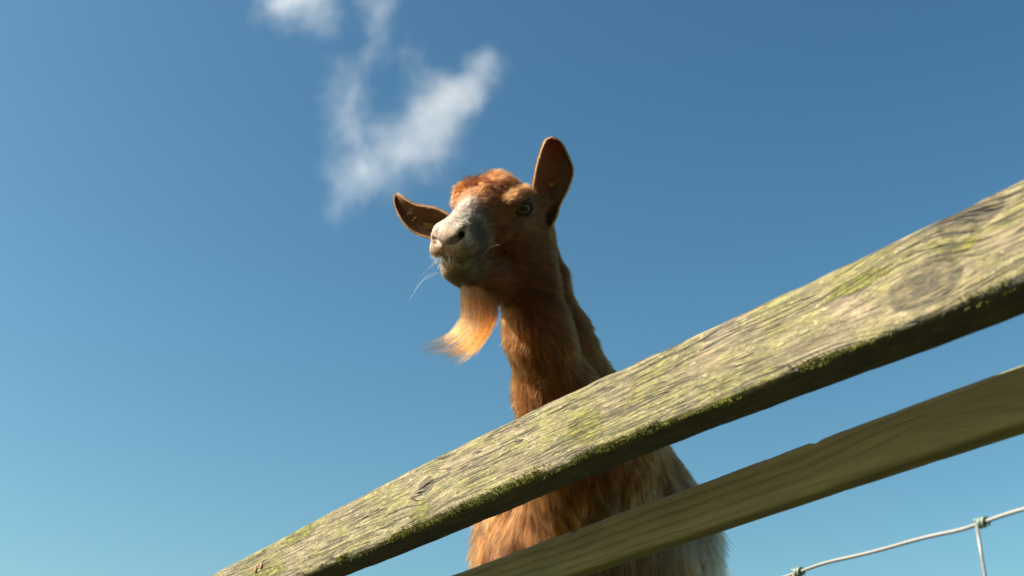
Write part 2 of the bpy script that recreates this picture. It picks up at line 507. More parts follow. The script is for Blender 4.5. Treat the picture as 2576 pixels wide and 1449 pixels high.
def post_mat():
    m = NT('post_wood')
    o = m.obj()
    g = m.noise(m.scale(o, (1, 1, 0.05)), 140.0, 5, 0.6)
    a = m.noise(o, 9.0, 5, 0.6)
    c = m.mix(m.ramp(g, 0.3, 0.7), (0.12, 0.10, 0.06, 1), (0.28, 0.24, 0.15, 1))
    c = m.mix(m.ramp(a, 0.45, 0.65, 0, 0.7), c, (0.14, 0.15, 0.04, 1))
    m.bsdf(c, 0.9, m.bump(g, 0.8, 0.003))
    return m.mat
M_POST = post_mat()
def build_post(px):
    wx, wy = FENCE_C + FA * px + FN * 0.1110
    zg = float(ground_z(wx, wy)) - CAM_Z - 0.4
    n, k = 24, 20
    vs, fs = [], []
    zs = np.linspace(zg, 0.585, n)
    for i, zc in enumerate(zs):
        r0 = 0.0465 * (1 - 0.12 * (i == n - 1))
        for j in range(k):
            a = 2 * math.pi * j / k
            r = r0 * (1 + 0.03 * math.sin(3 * a + px) + 0.02 * math.sin(zc * 9 + a))
            vs.append((px + r * math.cos(a), 0.1110 + r * math.sin(a), zc))
    for i in range(n - 1):
        for j in range(k):
            j2 = (j + 1) % k
            fs.append((i * k + j, i * k + j2, (i + 1) * k + j2, (i + 1) * k + j))
    fs.append(tuple((n - 1) * k + j for j in range(k)))
    return mesh_obj('post', vs, fs, M_POST, fence)
for px in (-4.05, -2.10, 0.0, 1.85):
    build_post(px)

def rust_mat():
    m = NT('rusty_iron')
    o = m.obj()
    a = m.noise(o, 300.0, 4, 0.6)
    m.bsdf(m.mix(a, (0.10, 0.035, 0.02, 1), (0.24, 0.10, 0.06, 1)), 0.8, m.bump(a, 0.6, 0.001))
    return m.mat
M_RUST = rust_mat()
def build_nail(px, pz):
    vs, fs = [], []
    k = 10
    prof = [(0.0022, 0.03), (0.0022, 0.0), (0.0048, -0.0006), (0.0048, -0.0022), (0.003, -0.0030)]
    for r, yy in prof:
        for j in range(k):
            a = 2 * math.pi * j / k
            vs.append((px + r * math.cos(a), yy, pz + r * 1.25 * math.sin(a)))
    for i in range(len(prof) - 1):
        for j in range(k):
            j2 = (j + 1) % k
            fs.append((i * k + j, i * k + j2, (i + 1) * k + j2, (i + 1) * k + j))
    fs.append(tuple((len(prof) - 1) * k + j for j in range(k)))
    return mesh_obj('nail', vs, fs, M_RUST, fence)
for px in (-4.05, -2.10, 0.0, 1.85):
    build_nail(px - 0.012, 0.569)
    build_nail(px + 0.010, 0.571)

def build_moss():
    r = np.random.default_rng(61)
    n = 26000
    x = r.uniform(-2.3, -0.55, n)
    ang = r.normal(0.65, 0.40, n)                       # round the lower front edge: 0 = front, pi/2 = underside
    edge_n = fbm(np.stack([x * 14, ang * 2.0, 0 * x], 1), 3, 70)
    zone = np.interp(x, [-2.3, -2.0, -1.75, -1.62, -1.45, -1.25, -1.05, -0.9, -0.55], [0.05, 0.1, 0.30, 0.95, 1.0, 0.8, 0.45, 0.15, 0.05])
    keep = edge_n > (0.75 - 1.15 * zone)
    x, ang = x[keep], ang[keep]
    zb = smooth1(RT_BOT)(x)
    rad = 0.007
    y = np.where(ang < 0, 0.0, rad - rad * np.cos(np.clip(ang, 0, 1.57)))
    z = zb + rad - rad * np.sin(np.clip(ang, 0, 1.57)) + np.where(ang < 0, -ang * 0.016, 0)
    ny, nz = -np.cos(np.clip(ang, 0, 1.57)), -np.sin(np.clip(ang, 0, 1.57))
    P = np.stack([x, y, z], 1); N = np.stack([0 * x, ny, nz], 1)
    P = P - N * 0.001
    tuft = 0.5 + 0.5 * vnoise(P * 160, 71)
    k = 4
    s_ = np.linspace(0, 1, k)
    D = N + 0.6 * r.normal(size=P.shape)
    D /= np.linalg.norm(D, axis=1, keepdims=True)
    L = (0.002 + 0.0045 * tuft) * (0.6 + 0.6 * r.random(len(x)))
    S = P[:, None] + (L[:, None] * s_[None])[..., None] * D[:, None] 
    cv = bpy.data.hair_curves.new('moss')
    cv.add_curves([k] * len(x))
    cv.position_data.foreach_set('vector', S.astype(np.float32).ravel())
    a = cv.attributes.new('radius', 'FLOAT', 'POINT')
    a.data.foreach_set('value', np.broadcast_to(0.00055 * (1 - 0.6 * s_)[None], S.shape[:2]).astype(np.float32).ravel())
    m = NT('moss')
    o = m.obj()
    inf = m.n('ShaderNodeHairInfo')
    c = m.mix(inf.outputs['Random'], (0.055, 0.065, 0.004, 1), (0.17, 0.165, 0.012, 1))
    c = m.mix(m.ramp(m.noise(o, 45.0, 3), 0.35, 0.65, 0, 0.7), c, (0.045, 0.045, 0.006, 1))
    m.bsdf(c, 0.9)
    cv.materials.append(m.mat)
    ob = bpy.data.objects.new('moss', cv)
    COL.objects.link(ob)
    ob.parent = top_rail
    tag(ob, 'green moss along the lower edge', kind='stuff')
build_moss()

# ------------------------------------------------------------------ stock netting stapled to the posts
net = empty('wire_netting', (FENCE_C[0], FENCE_C[1], CAM_Z), FROT)
tag(net, 'galvanised wire stock netting with wrapped knots below the rails', 'wire netting')
def galv():
    m = NT('galvanised_wire')
    o = m.obj()
    a = m.noise(o, 180.0, 4, 0.6)
    m.bsdf(m.mix(a, (0.11, 0.107, 0.102, 1), (0.175, 0.168, 0.158, 1)), 0.45, m.bump(a, 0.2, 0.0005), Metallic=0.35)
    return m.mat
def galv_knot():
    m = NT('galvanised_knot')
    o = m.obj()
    a = m.noise(o, 250.0, 4, 0.6)
    m.bsdf(m.mix(a, (0.085, 0.12, 0.10, 1), (0.17, 0.21, 0.18, 1)), 0.5, m.bump(a, 0.3, 0.0005), Metallic=0.3)
    return m.mat
M_GALV, M_KNOT = galv(), galv_knot()
NY = 0.072
def line_h(z0):
    # slack horizontal wire with a small crimp at every knot
    def f(x):
        t = ((x + 0.675) / 0.227) % 1.0
        return z0 + 0.0042 * np.sin(2 * np.pi * (t - 0.15)) * np.exp(-((np.minimum(t, 1 - t)) / 0.22) ** 2) - 0.003 * np.sin(math.pi * t)
    return f
stays = [-0.675 + 0.227 * i for i in range(-14, 12)]
levels = [0.3315, 0.18, 0.03, -0.11]
for li, z0 in enumerate(levels):
    xs = np.arange(-4.05, 1.85, 0.012)
    f = line_h(z0)
    p = np.stack([xs, NY + 0 * xs, f(xs)], -1)
    v, fc = tube(p, 0.0015 if li else 0.0019, 8)
    mesh_obj('line_wire', v, fc, M_GALV, net)
for sx in stays:
    zt = line_h(levels[0])(np.array([sx]))[0]
    zs = np.linspace(zt + 0.001, levels[-1], 14)
    lean = 0.006 * np.sin(sx * 7)
    p = np.stack([sx + lean * (zt - zs), NY - 0.0034 + 0.0007 * np.sin(zs * 40), zs], -1)
    v, fc = tube(p, 0.0016, 8)
    mesh_obj('stay_wire', v, fc, M_GALV, net)
    for z0 in levels:
        zc = line_h(z0)(np.array([sx + 0.006]))[0]
        t = np.linspace(0, 1, 34)
        ang = -1.2 + t * 2 * math.pi * 2.6
        p = np.stack([sx - 0.0012 + t * 0.0105, NY + 0.0038 * np.sin(ang), zc + 0.0038 * np.cos(ang)], -1)
        v, fc = tube(p, 0.0017 * (1 - 0.35 * (t > 0.94)), 7)
        mesh_obj('knot', v, fc, M_KNOT, net)

# ------------------------------------------------------------------ goat: body as one implicit surface
#   head frame: X towards the nose, Y to the goat's left, Z up through the crown, origin between the eyes
HS = 1.095
HX = cdir(-0.425, -0.335, -0.842)
HYt = cdir(0.893, 0.000, -0.445)
HZ = np.cross(HX, HYt); HZ /= np.linalg.norm(HZ)
HY = np.cross(HZ, HX)
HO = unproj(1241, 514, 1.95)
HM = np.stack([HX, HY, HZ])                       # rows: world -> head
def to_head(p):
    return (p - HO) @ HM.T / HS
def from_head(q):
    return HS * (np.asarray(q) @ HM) + HO
def hdir(v):
    v = np.asarray(v, float) @ HM
    return v / np.linalg.norm(v)

def smin(a, b, k):
    h = np.clip(0.5 + 0.5 * (b - a) / k, 0, 1)
    return b + (a - b) * h - k * h * (1 - h)
def smax(a, b, k):
    return -smin(-a, -b, k)
def ell(p, c, r):
    q = (p - np.asarray(c)) / np.asarray(r)
    k0 = np.linalg.norm(q, axis=1)
    k1 = np.linalg.norm(q / np.asarray(r), axis=1)
    return k0 * (k0 - 1) / np.maximum(k1, 1e-6)
def cone(p, a, b, ra, rb, sc=None):
    a, b = np.asarray(a, float), np.asarray(b, float)
    if sc is not None:
        sc = np.asarray(sc); p = p / sc; a = a / sc; b = b / sc
    ba = b - a
    t = np.clip(((p - a) @ ba) / (ba @ ba), 0, 1)
    d = np.linalg.norm(p - a - t[:, None] * ba, axis=1) - (ra + (rb - ra) * t)
    return d * (1.0 if sc is None else float(sc.min()))

EYE_R = 0.0150
EYES = {s: np.array([0.006, 0.0445 * s, -0.004]) for s in (1, -1)}
def eye_axis(s):
    v = np.array([0.50, 0.83 * s, 0.10])
    return v / np.linalg.norm(v)

# the trunk and neck, in world coordinates
N0 = from_head((-0.055, 0, -0.050))
N1 = unproj(1357, 850, 1.985)
N2 = unproj(1402, 1000, 2.03)
N3 = unproj(1478, 1150, 2.18)
BH = np.array([0.30, 0.954, 0.0])                 # from chest to rump
BL = np.array([0.954, -0.30, 0.0])                # to the goat's left
C0 = unproj(1492, 1400, 2.42)
GZ = float(ground_z(C0[0], C0[1]))
def body_pt(f, l, z):
    """f metres behind the chest centre, l to the goat's left, z above ground"""
    return np.array([C0[0] + BH[0] * f + BL[0] * l, C0[1] + BH[1] * f + BL[1] * l, GZ + z])

MOUTH = [(0.153, 0.0, -0.0320), (0.145, 0.015, -0.0325), (0.127, 0.0275, -0.0335), (0.102, 0.0320, -0.0355), (0.086, 0.0335, -0.041)]
def sdf_head(p):
    q = to_head(p)
    ay = q.copy(); ay[:, 1] = np.abs(ay[:, 1])
    d = ell(q, (-0.040, -0.002, -0.046), (0.068, 0.050, 0.046))
    d = smin(d, ell(q, (0.000, -0.008, 0.003), (0.050, 0.038, 0.032)), 0.02)
    d = smin(d, ell(ay, (0.003, 0.0430, 0.0105), (0.028, 0.0155, 0.0110)), 0.018)     # brow
    d = smin(d, ell(ay, (0.004, 0.040, -0.006), (0.024, 0.017, 0.022)), 0.012)    # orbit
    d = smin(d, cone(q, (0.020, 0, -0.018), (0.118, 0, -0.016), 0.044, 0.0300, (1, 0.86, 1)), 0.022)
    d = smin(d, cone(q, (0.020, 0, 0.009), (0.118, 0, -0.003), 0.020, 0.0145), 0.015)  # nasal bone
    d = smin(d, ell(q, (0.131, 0, -0.011), (0.021, 0.0245, 0.019)), 0.012)         # nose pad
    d = smin(d, ell(ay, (0.127, 0.0165, -0.003), (0.020, 0.0115, 0.0135)), 0.007)    # nostril wings
    d = smin(d, ell(ay, (0.126, 0.0135, -0.0225), (0.027, 0.0200, 0.0140)), 0.008)    # upper lip
    d = smin(d, ell(ay, (0.103, 0.020, -0.024), (0.028, 0.0150, 0.0155)), 0.012)
    d = smin(d, cone(ay, (-0.030, 0.028, -0.124), (0.105, 0.008, -0.062), 0.026, 0.0165), 0.02)
    d = smin(d, ell(q, (0.126, 0, -0.052), (0.0235, 0.0240, 0.0205)), 0.006)       # lower lip and chin
    d = smin(d, ell(q, (0.108, 0, -0.068), (0.025, 0.020, 0.017)), 0.012)
    d = smin(d, ell(ay, (-0.030, 0.030, -0.070), (0.056, 0.026, 0.068)), 0.022)   # cheek
    d = smin(d, cone(ay, (0.045, 0.030, -0.022), (-0.055, 0.050, -0.014), 0.013, 0.013), 0.014)
    d = smin(d, ell(q, (-0.005, 0, -0.102), (0.085, 0.030, 0.038)), 0.02)
    # carving: mouth line, philtrum, nostrils
    mouth = MOUTH
    g = 9.0
    for a, b in zip(mouth[:-1], mouth[1:]):
        g = np.minimum(g, cone(ay, a, b, 0.0022, 0.0034))
    d = smax(d, -g, 0.0035)
    d = smax(d, -cone(q, (0.1555, 0, -0.004), (0.1545, 0, -0.031), 0.0016, 0.0012), 0.003)
    nos = [(0.1515, 0.0070, -0.0100), (0.1465, 0.0140, -0.0078), (0.1395, 0.0205, -0.0025), (0.1325, 0.0245, 0.0045)]
    rr = [0.0022, 0.0038, 0.0046, 0.0032]
    for (a, b, ra, rb) in zip(nos[:-1], nos[1:], rr[:-1], rr[1:]):
        d = smax(d, -cone(ay, a, b, ra, rb), 0.003)
    d = smax(d, -cone(ay, (0.1405, 0.0180, -0.004), (0.1180, 0.0130, -0.004), 0.0050, 0.005), 0.003)
    # eye sockets and lids
    E = EYES[1]; ax = eye_axis(1)
    rel = ay - E
    dist = np.linalg.norm(rel, axis=1)
    along = rel @ ax
    hor = np.cross((0, 0, 1.0), ax); hor /= np.linalg.norm(hor)
    ver = np.cross(ax, hor)
    u, v = rel @ hor, rel @ ver
    d = smax(d, -(dist - (EYE_R + 0.0035)), 0.005)
    opening = np.hypot(u / 0.0116, (v + 0.0022) / 0.0063) - 1.0
    opening = np.where(along > 0, opening * 0.010, 1.0)
    lid = smax(dist - (EYE_R + 0.0028), -opening, 0.0016)
    d = smin(d, lid, 0.004)
    # inner corner of the eye
    d = smax(d, -cone(ay, E + ax * 0.012 - hor * 0.011 - ver * 0.003, E + ax * 0.010 - hor * 0.021 - ver * 0.0055, 0.0030, 0.0012), 0.004)
    return d

def sdf_trunk(p):
    d = cone(p, N0, N1, 0.050, 0.046)
    d = smin(d, cone(p, N1, N2, 0.046, 0.059), 0.03)
    k0, k1, k2, k3 = from_head((-0.075, 0, -0.035)), unproj(1372, 700, 2.05), unproj(1421, 850, 2.07), unproj(1470, 985, 2.12)
    cr = smin(smin(cone(p, k0, k1, 0.036, 0.030), cone(p, k1, k2, 0.030, 0.038), 0.02), cone(p, k2, k3, 0.038, 0.058), 0.03)
    d = smin(d, cr, 0.010)
    d = smin(d, cone(p, N2, N3, 0.060, 0.086), 0.04)
    d = smin(d, cone(p, N3, body_pt(-0.01, 0, C0[2] - GZ), 0.086, 0.160), 0.08)
    d = smin(d, cone(p, unproj(1550, 1120, 2.24), unproj(1612, 1320, 2.30), 0.050, 0.092), 0.09)
    # barrel
    q = np.stack([(p - C0) @ BH, (p - C0) @ BL, p[:, 2] - GZ], 1)
    zc = C0[2] - GZ
    aq = q.copy(); aq[:, 1] = np.abs(aq[:, 1])
    d = smin(d, ell(q, (0.02, 0, zc - 0.02), (0.19, 0.182, 0.20)), 0.05)
    d = smin(d, cone(q, (0.10, 0, zc - 0.03), (0.60, 0, zc - 0.05), 0.175, 0.185, (1, 0.95, 1)), 0.06)
    d = smin(d, ell(aq, (-0.03, 0.106, zc + 0.05), (0.13, 0.083, 0.17)), 0.11)      # shoulder
    d = smin(d, ell(aq, (0.72, 0.085, zc - 0.05), (0.15, 0.095, 0.19)), 0.06)      # haunch
    d = smin(d, ell(q, (0.08, 0, zc + 0.15), (0.14, 0.05, 0.07)), 0.05)            # withers
    # legs
    fl = [(0.06, 0.105, zc - 0.12, 0.070), (0.045, 0.105, 0.36, 0.043), (0.06, 0.10, 0.30, 0.034), (0.05, 0.10, 0.09, 0.023), (0.035, 0.10, 0.045, 0.027), (0.020, 0.10, 0.004, 0.030)]
    hl = [(0.74, 0.11, zc - 0.12, 0.095), (0.70, 0.115, 0.42, 0.062), (0.86, 0.11, 0.30, 0.036), (0.85, 0.11, 0.26, 0.030), (0.81, 0.11, 0.09, 0.023), (0.79, 0.11, 0.045, 0.027), (0.775, 0.11, 0.004, 0.031)]
    for ch in (fl, hl):
        for a, b in zip(ch[:-1], ch[1:]):
            d = smin(d, cone(aq, a[:3], b[:3], a[3], b[3]), 0.02)
    # tail
    d = smin(d, cone(q, (0.85, 0, zc + 0.08), (0.93, 0, zc + 0.15), 0.030, 0.016), 0.03)
    return d

def sdf(p):
    d = sdf_trunk(p)
    q = to_head(p)
    near = (np.abs(q[:, 0]) < 0.26) & (np.abs(q[:, 1]) < 0.17) & (np.abs(q[:, 2]) < 0.24)
    if near.any():
        d[near] = smin(d[near], HS * sdf_head(p[near]), 0.018)
    return d

def axis_coords(lo, hi, f0, f1, fine, coarse):
    out = [lo]
    while out[-1] < hi:
        x = out[-1]
        dd = max(f0 - x, x - f1, 0.0)
        out.append(x + min(coarse, fine + 0.06 * dd))
    return np.array(out)

def surface_nets():
    hp = np.concatenate([from_head(np.array([[a, b, c] for a in (-0.10, 0.165) for b in (-0.062, 0.062) for c in (-0.125, 0.055)]))])
    flo, fhi = hp.min(0), hp.max(0)
    bb = np.array([body_pt(f, l, z) for f in (-0.28, 1.02) for l in (-0.26, 0.26) for z in (-0.04, 1.0)])
    lo = np.minimum(bb.min(0), flo) - 0.02
    hi = np.maximum(bb.max(0), fhi) + 0.02
    ax = [axis_coords(lo[i], hi[i], flo[i], fhi[i], 0.0021, 0.009) for i in range(3)]
    B = 6
    ax = [np.concatenate([a, a[-1] + 0.009 * np.arange(1, 1 + (-len(a)) % B)]) for a in ax]
    n = [len(a) for a in ax]
    D = np.full(n, 1.0, np.float32)
    nb = [k // B for k in n]
    cen = [a.reshape(-1, B) for a in ax]
    cc = [0.5 * (c[:, 0] + c[:, -1]) for c in cen]
    hs = [0.5 * (c[:, -1] - c[:, 0]) for c in cen]
    G = np.stack(np.meshgrid(*cc, indexing='ij'), -1).reshape(-1, 3)
    R = np.sqrt(sum(h ** 2 for h in np.meshgrid(*hs, indexing='ij'))).reshape(-1)
    dc = np.concatenate([sdf(g) for g in np.array_split(G, 20)])
    act = np.where(np.abs(dc) < R * 1.7 + 0.012)[0]
    bi = np.stack(np.unravel_index(np.arange(len(G)), nb), 1)
    D4 = D.reshape(nb[0], B, nb[1], B, nb[2], B)
    inside = np.where(dc < 0)[0]
    for b in (inside,):
        ii = bi[b]
        D4[ii[:, 0], :, ii[:, 1], :, ii[:, 2], :] = -1.0
    off = np.stack(np.meshgrid(range(B), range(B), range(B), indexing='ij'), -1).reshape(-1, 3)
    for chunk in np.array_split(act, max(1, len(act) // 1500)):
        ii = bi[chunk][:, None, :] * B + off[None]
        P = np.stack([ax[k][ii[..., k]] for k in range(3)], -1).reshape(-1, 3)
        v = sdf(P)
        ii = ii.reshape(-1, 3)
        D[ii[:, 0], ii[:, 1], ii[:, 2]] = v
    return nets(ax, D)

def nets(ax, D):
    n = D.shape
    S = D < 0
    cnt = np.zeros([k - 1 for k in n], np.int8)
    for dx in (0, 1):
        for dy in (0, 1):
            for dz in (0, 1):
                cnt += S[dx:n[0] - 1 + dx, dy:n[1] - 1 + dy, dz:n[2] - 1 + dz]
    cell = np.argwhere((cnt > 0) & (cnt < 8))
    vid = np.full(cnt.shape, -1, np.int64)
    vid[cell[:, 0], cell[:, 1], cell[:, 2]] = np.arange(len(cell))
    acc = np.zeros((len(cell), 3)); num = np.zeros(len(cell))
    cr = [(0, 0, 0), (1, 0, 0), (0, 1, 0), (1, 1, 0), (0, 0, 1), (1, 0, 1), (0, 1, 1), (1, 1, 1)]
    for a in range(8):
        for b in range(a + 1, 8):
            if sum(abs(cr[a][k] - cr[b][k]) for k in range(3)) != 1:
                continue
            ia, ib = cell + cr[a], cell + cr[b]
            da = D[ia[:, 0], ia[:, 1], ia[:, 2]]; db = D[ib[:, 0], ib[:, 1], ib[:, 2]]
            x = (da < 0) != (db < 0)
            t = (da / np.where(x, da - db, 1))[:, None]
            pa = np.stack([ax[k][ia[:, k]] for k in range(3)], 1)
            pb = np.stack([ax[k][ib[:, k]] for k in range(3)], 1)
            acc += np.where(x[:, None], pa + t * (pb - pa), 0)
            num += x
    V = acc / num[:, None]
    F = []
    for k in range(3):
        sl0 = [slice(None)] * 3; sl1 = [slice(None)] * 3
        sl0[k] = slice(0, n[k] - 1); sl1[k] = slice(1, n[k])
        e = np.argwhere(S[tuple(sl0)] != S[tuple(sl1)])
        e = e[(e > 0).all(1)]
        k1, k2 = (k + 1) % 3, (k + 2) % 3
        q = []
        for (o1, o2) in ((-1, -1), (0, -1), (0, 0), (-1, 0)):
            c = e.copy(); c[:, k1] += o1; c[:, k2] += o2
            c = np.minimum(c, np.array(cnt.shape) - 1)
            q.append(vid[c[:, 0], c[:, 1], c[:, 2]])
        q = np.stack(q, 1)
        s = S[e[:, 0], e[:, 1], e[:, 2]]
        q = np.where(s[:, None], q, q[:, ::-1])
        F.append(q[(q >= 0).all(1)])
    F = np.concatenate(F)
    return V, F

# ------------------------------------------------------------------ ears: cupped leaves of skin with thickness
def catmull(P, t):
    P = np.asarray(P, float)
    n = len(P)
    x = np.clip(np.asarray(t) * (n - 1), 0, n - 1 - 1e-9)
    i = x.astype(int); f = (x - i)[:, None]
    g = lambda k: P[np.clip(k, 0, n - 1)]
    p0, p1, p2, p3 = g(i - 1), g(i), g(i + 1), g(i + 2)
    return 0.5 * ((2 * p1) + (-p0 + p2) * f + (2 * p0 - 5 * p1 + 4 * p2 - p3) * f ** 2 + (-p0 + 3 * p1 - 3 * p2 + p3) * f ** 3)

def ear(edge_a, edge_b, dep_base, dep_tip, cup, tilt, thick=0.0021):
    """edge_a / edge_b: the two rims from base to tip; cup: depth of the bowl; tilt: how far rim b stands behind rim a"""
    nu, nv = 44, 25
    u = np.linspace(0, 1, nu)
    A, Bp = catmull(edge_a, u), catmull(edge_b, u)
    v = np.linspace(-1, 1, nv)
    P = np.zeros((nu, nv, 3))
    for j, vv in enumerate(v):
        w = 0.5 + 0.5 * np.sin(vv * math.pi / 2)
        xy = A + (Bp - A) * w
        width = np.linalg.norm(Bp - A, axis=1) * dep_base / FPX
        bowl = (1 - abs(vv) ** 2.2) * np.minimum(cup, width * 0.62)
        bowl = bowl + 0.0011 * np.sin(vv * 8.0 + 1.2 * u) * sstep(0.02, 0.3, u) * sstep(1.0, 0.6, u) * (1 - vv ** 4)
        bowl = bowl + 0.35 * sstep(0.35, 0.0, u) * 0.02 * (1 - vv * vv)
        dd = dep_base + (dep_tip - dep_base) * u + bowl + tilt * (w - 0.5) * sstep(0, 0.25, 1 - u)
        P[:, j] = unproj(xy[:, 0], xy[:, 1], dd)
    du = np.gradient(P, axis=0); dv = np.gradient(P, axis=1)
    N = np.cross(du, dv)
    N /= np.maximum(np.linalg.norm(N, axis=2, keepdims=True), 1e-9)
    camp = np.array([0, 0, CAM_Z])
    if ((N * (camp - P)).sum(2)).mean() < 0:
        N = -N                                   # N: inner (open) side
    th = thick * (1.15 - 0.55 * u)[:, None, None] * (1 - 0.75 * np.abs(v)[None, :, None] ** 6)
    inner, outer = P + 0 * N, P - N * th * 2
    idx = np.arange(nu * nv).reshape(nu, nv)
    q = np.stack([idx[:-1, :-1], idx[1:, :-1], idx[1:, 1:], idx[:-1, 1:]], -1).reshape(-1, 4)
    e1 = np.cross(P[1, 0] - P[0, 0], P[0, 1] - P[0, 0])
    flip = (e1 @ N[0, 0]) < 0
    qi = q[:, ::-1] if flip else q
    qo = (q if flip else q[:, ::-1]) + nu * nv
    ring = list(idx[0, :]) + list(idx[1:, -1]) + list(idx[-1, -2::-1]) + list(idx[-2:0:-1, 0])
    r = np.array(ring); r2 = np.roll(r, -1)
    s = np.stack([r, r2, r2 + nu * nv, r + nu * nv], 1)
    s = s if flip else s[:, ::-1]
    V = np.concatenate([inner.reshape(-1, 3), outer.reshape(-1, 3)])
    nvv = np.concatenate([N.reshape(-1, 3), -N.reshape(-1, 3)])
    uu = np.concatenate([np.repeat(u, nv)] * 2)
    inn = np.concatenate([np.ones(nu * nv), np.zeros(nu * nv)])
    tan = np.concatenate([(du / np.maximum(np.linalg.norm(du, axis=2, keepdims=True), 1e-9)).reshape(-1, 3)] * 2)
    vv = np.concatenate([np.tile(v, nu)] * 2)
    return V, np.concatenate([qi, qo, s]), nvv, uu, inn, tan, vv, P

EAR_L = ear([(1352, 556), (1342, 528), (1340, 495), (1346, 452), (1354, 412), (1362, 384), (1373, 356), (1384, 349)],
            [(1383, 572), (1396, 548), (1407, 515), (1428, 472), (1440, 432), (1430, 398), (1412, 362), (1396, 350)],
            1.965, 1.97, 0.029, 0.030)
EAR_R = ear([(1166, 560), (1128, 543), (1098, 527), (1072, 521), (1046, 517), (1022, 505), (1006, 492), (999, 487)],
            [(1166, 604), (1130, 604), (1098, 600), (1064, 592), (1036, 578), (1010, 549), (994, 512), (994, 492)],
            2.005, 2.06, 0.025, 0.030)

# ------------------------------------------------------------------ goat: assemble
goat_loc = Vector((body_pt(0.35, 0, 0)[0], body_pt(0.35, 0, 0)[1], GZ))
goat = empty('goat', goat_loc)
tag(goat, 'golden brown bearded goat with a white nose looking over the fence', 'goat')
def to_goat(o):
    o.parent = goat
    o.matrix_parent_inverse = Matrix.Translation(-goat_loc)
    return o

GOLD = np.array([0.345, 0.188, 0.078]); RUST = np.array([0.255, 0.125, 0.050]); BLOND = np.array([0.44, 0.315, 0.175])
WHITE = np.array([0.54, 0.48, 0.415]); GREY = np.array([0.185, 0.150, 0.122]); TAN = np.array([0.375, 0.295, 0.192])
PINK = np.array([0.45, 0.295, 0.245]); BROWN = np.array([0.145, 0.095, 0.058]); DUN = np.array([0.41, 0.335, 0.26])

def lerp(a, b, t):
    return a + (b - a) * t[:, None]

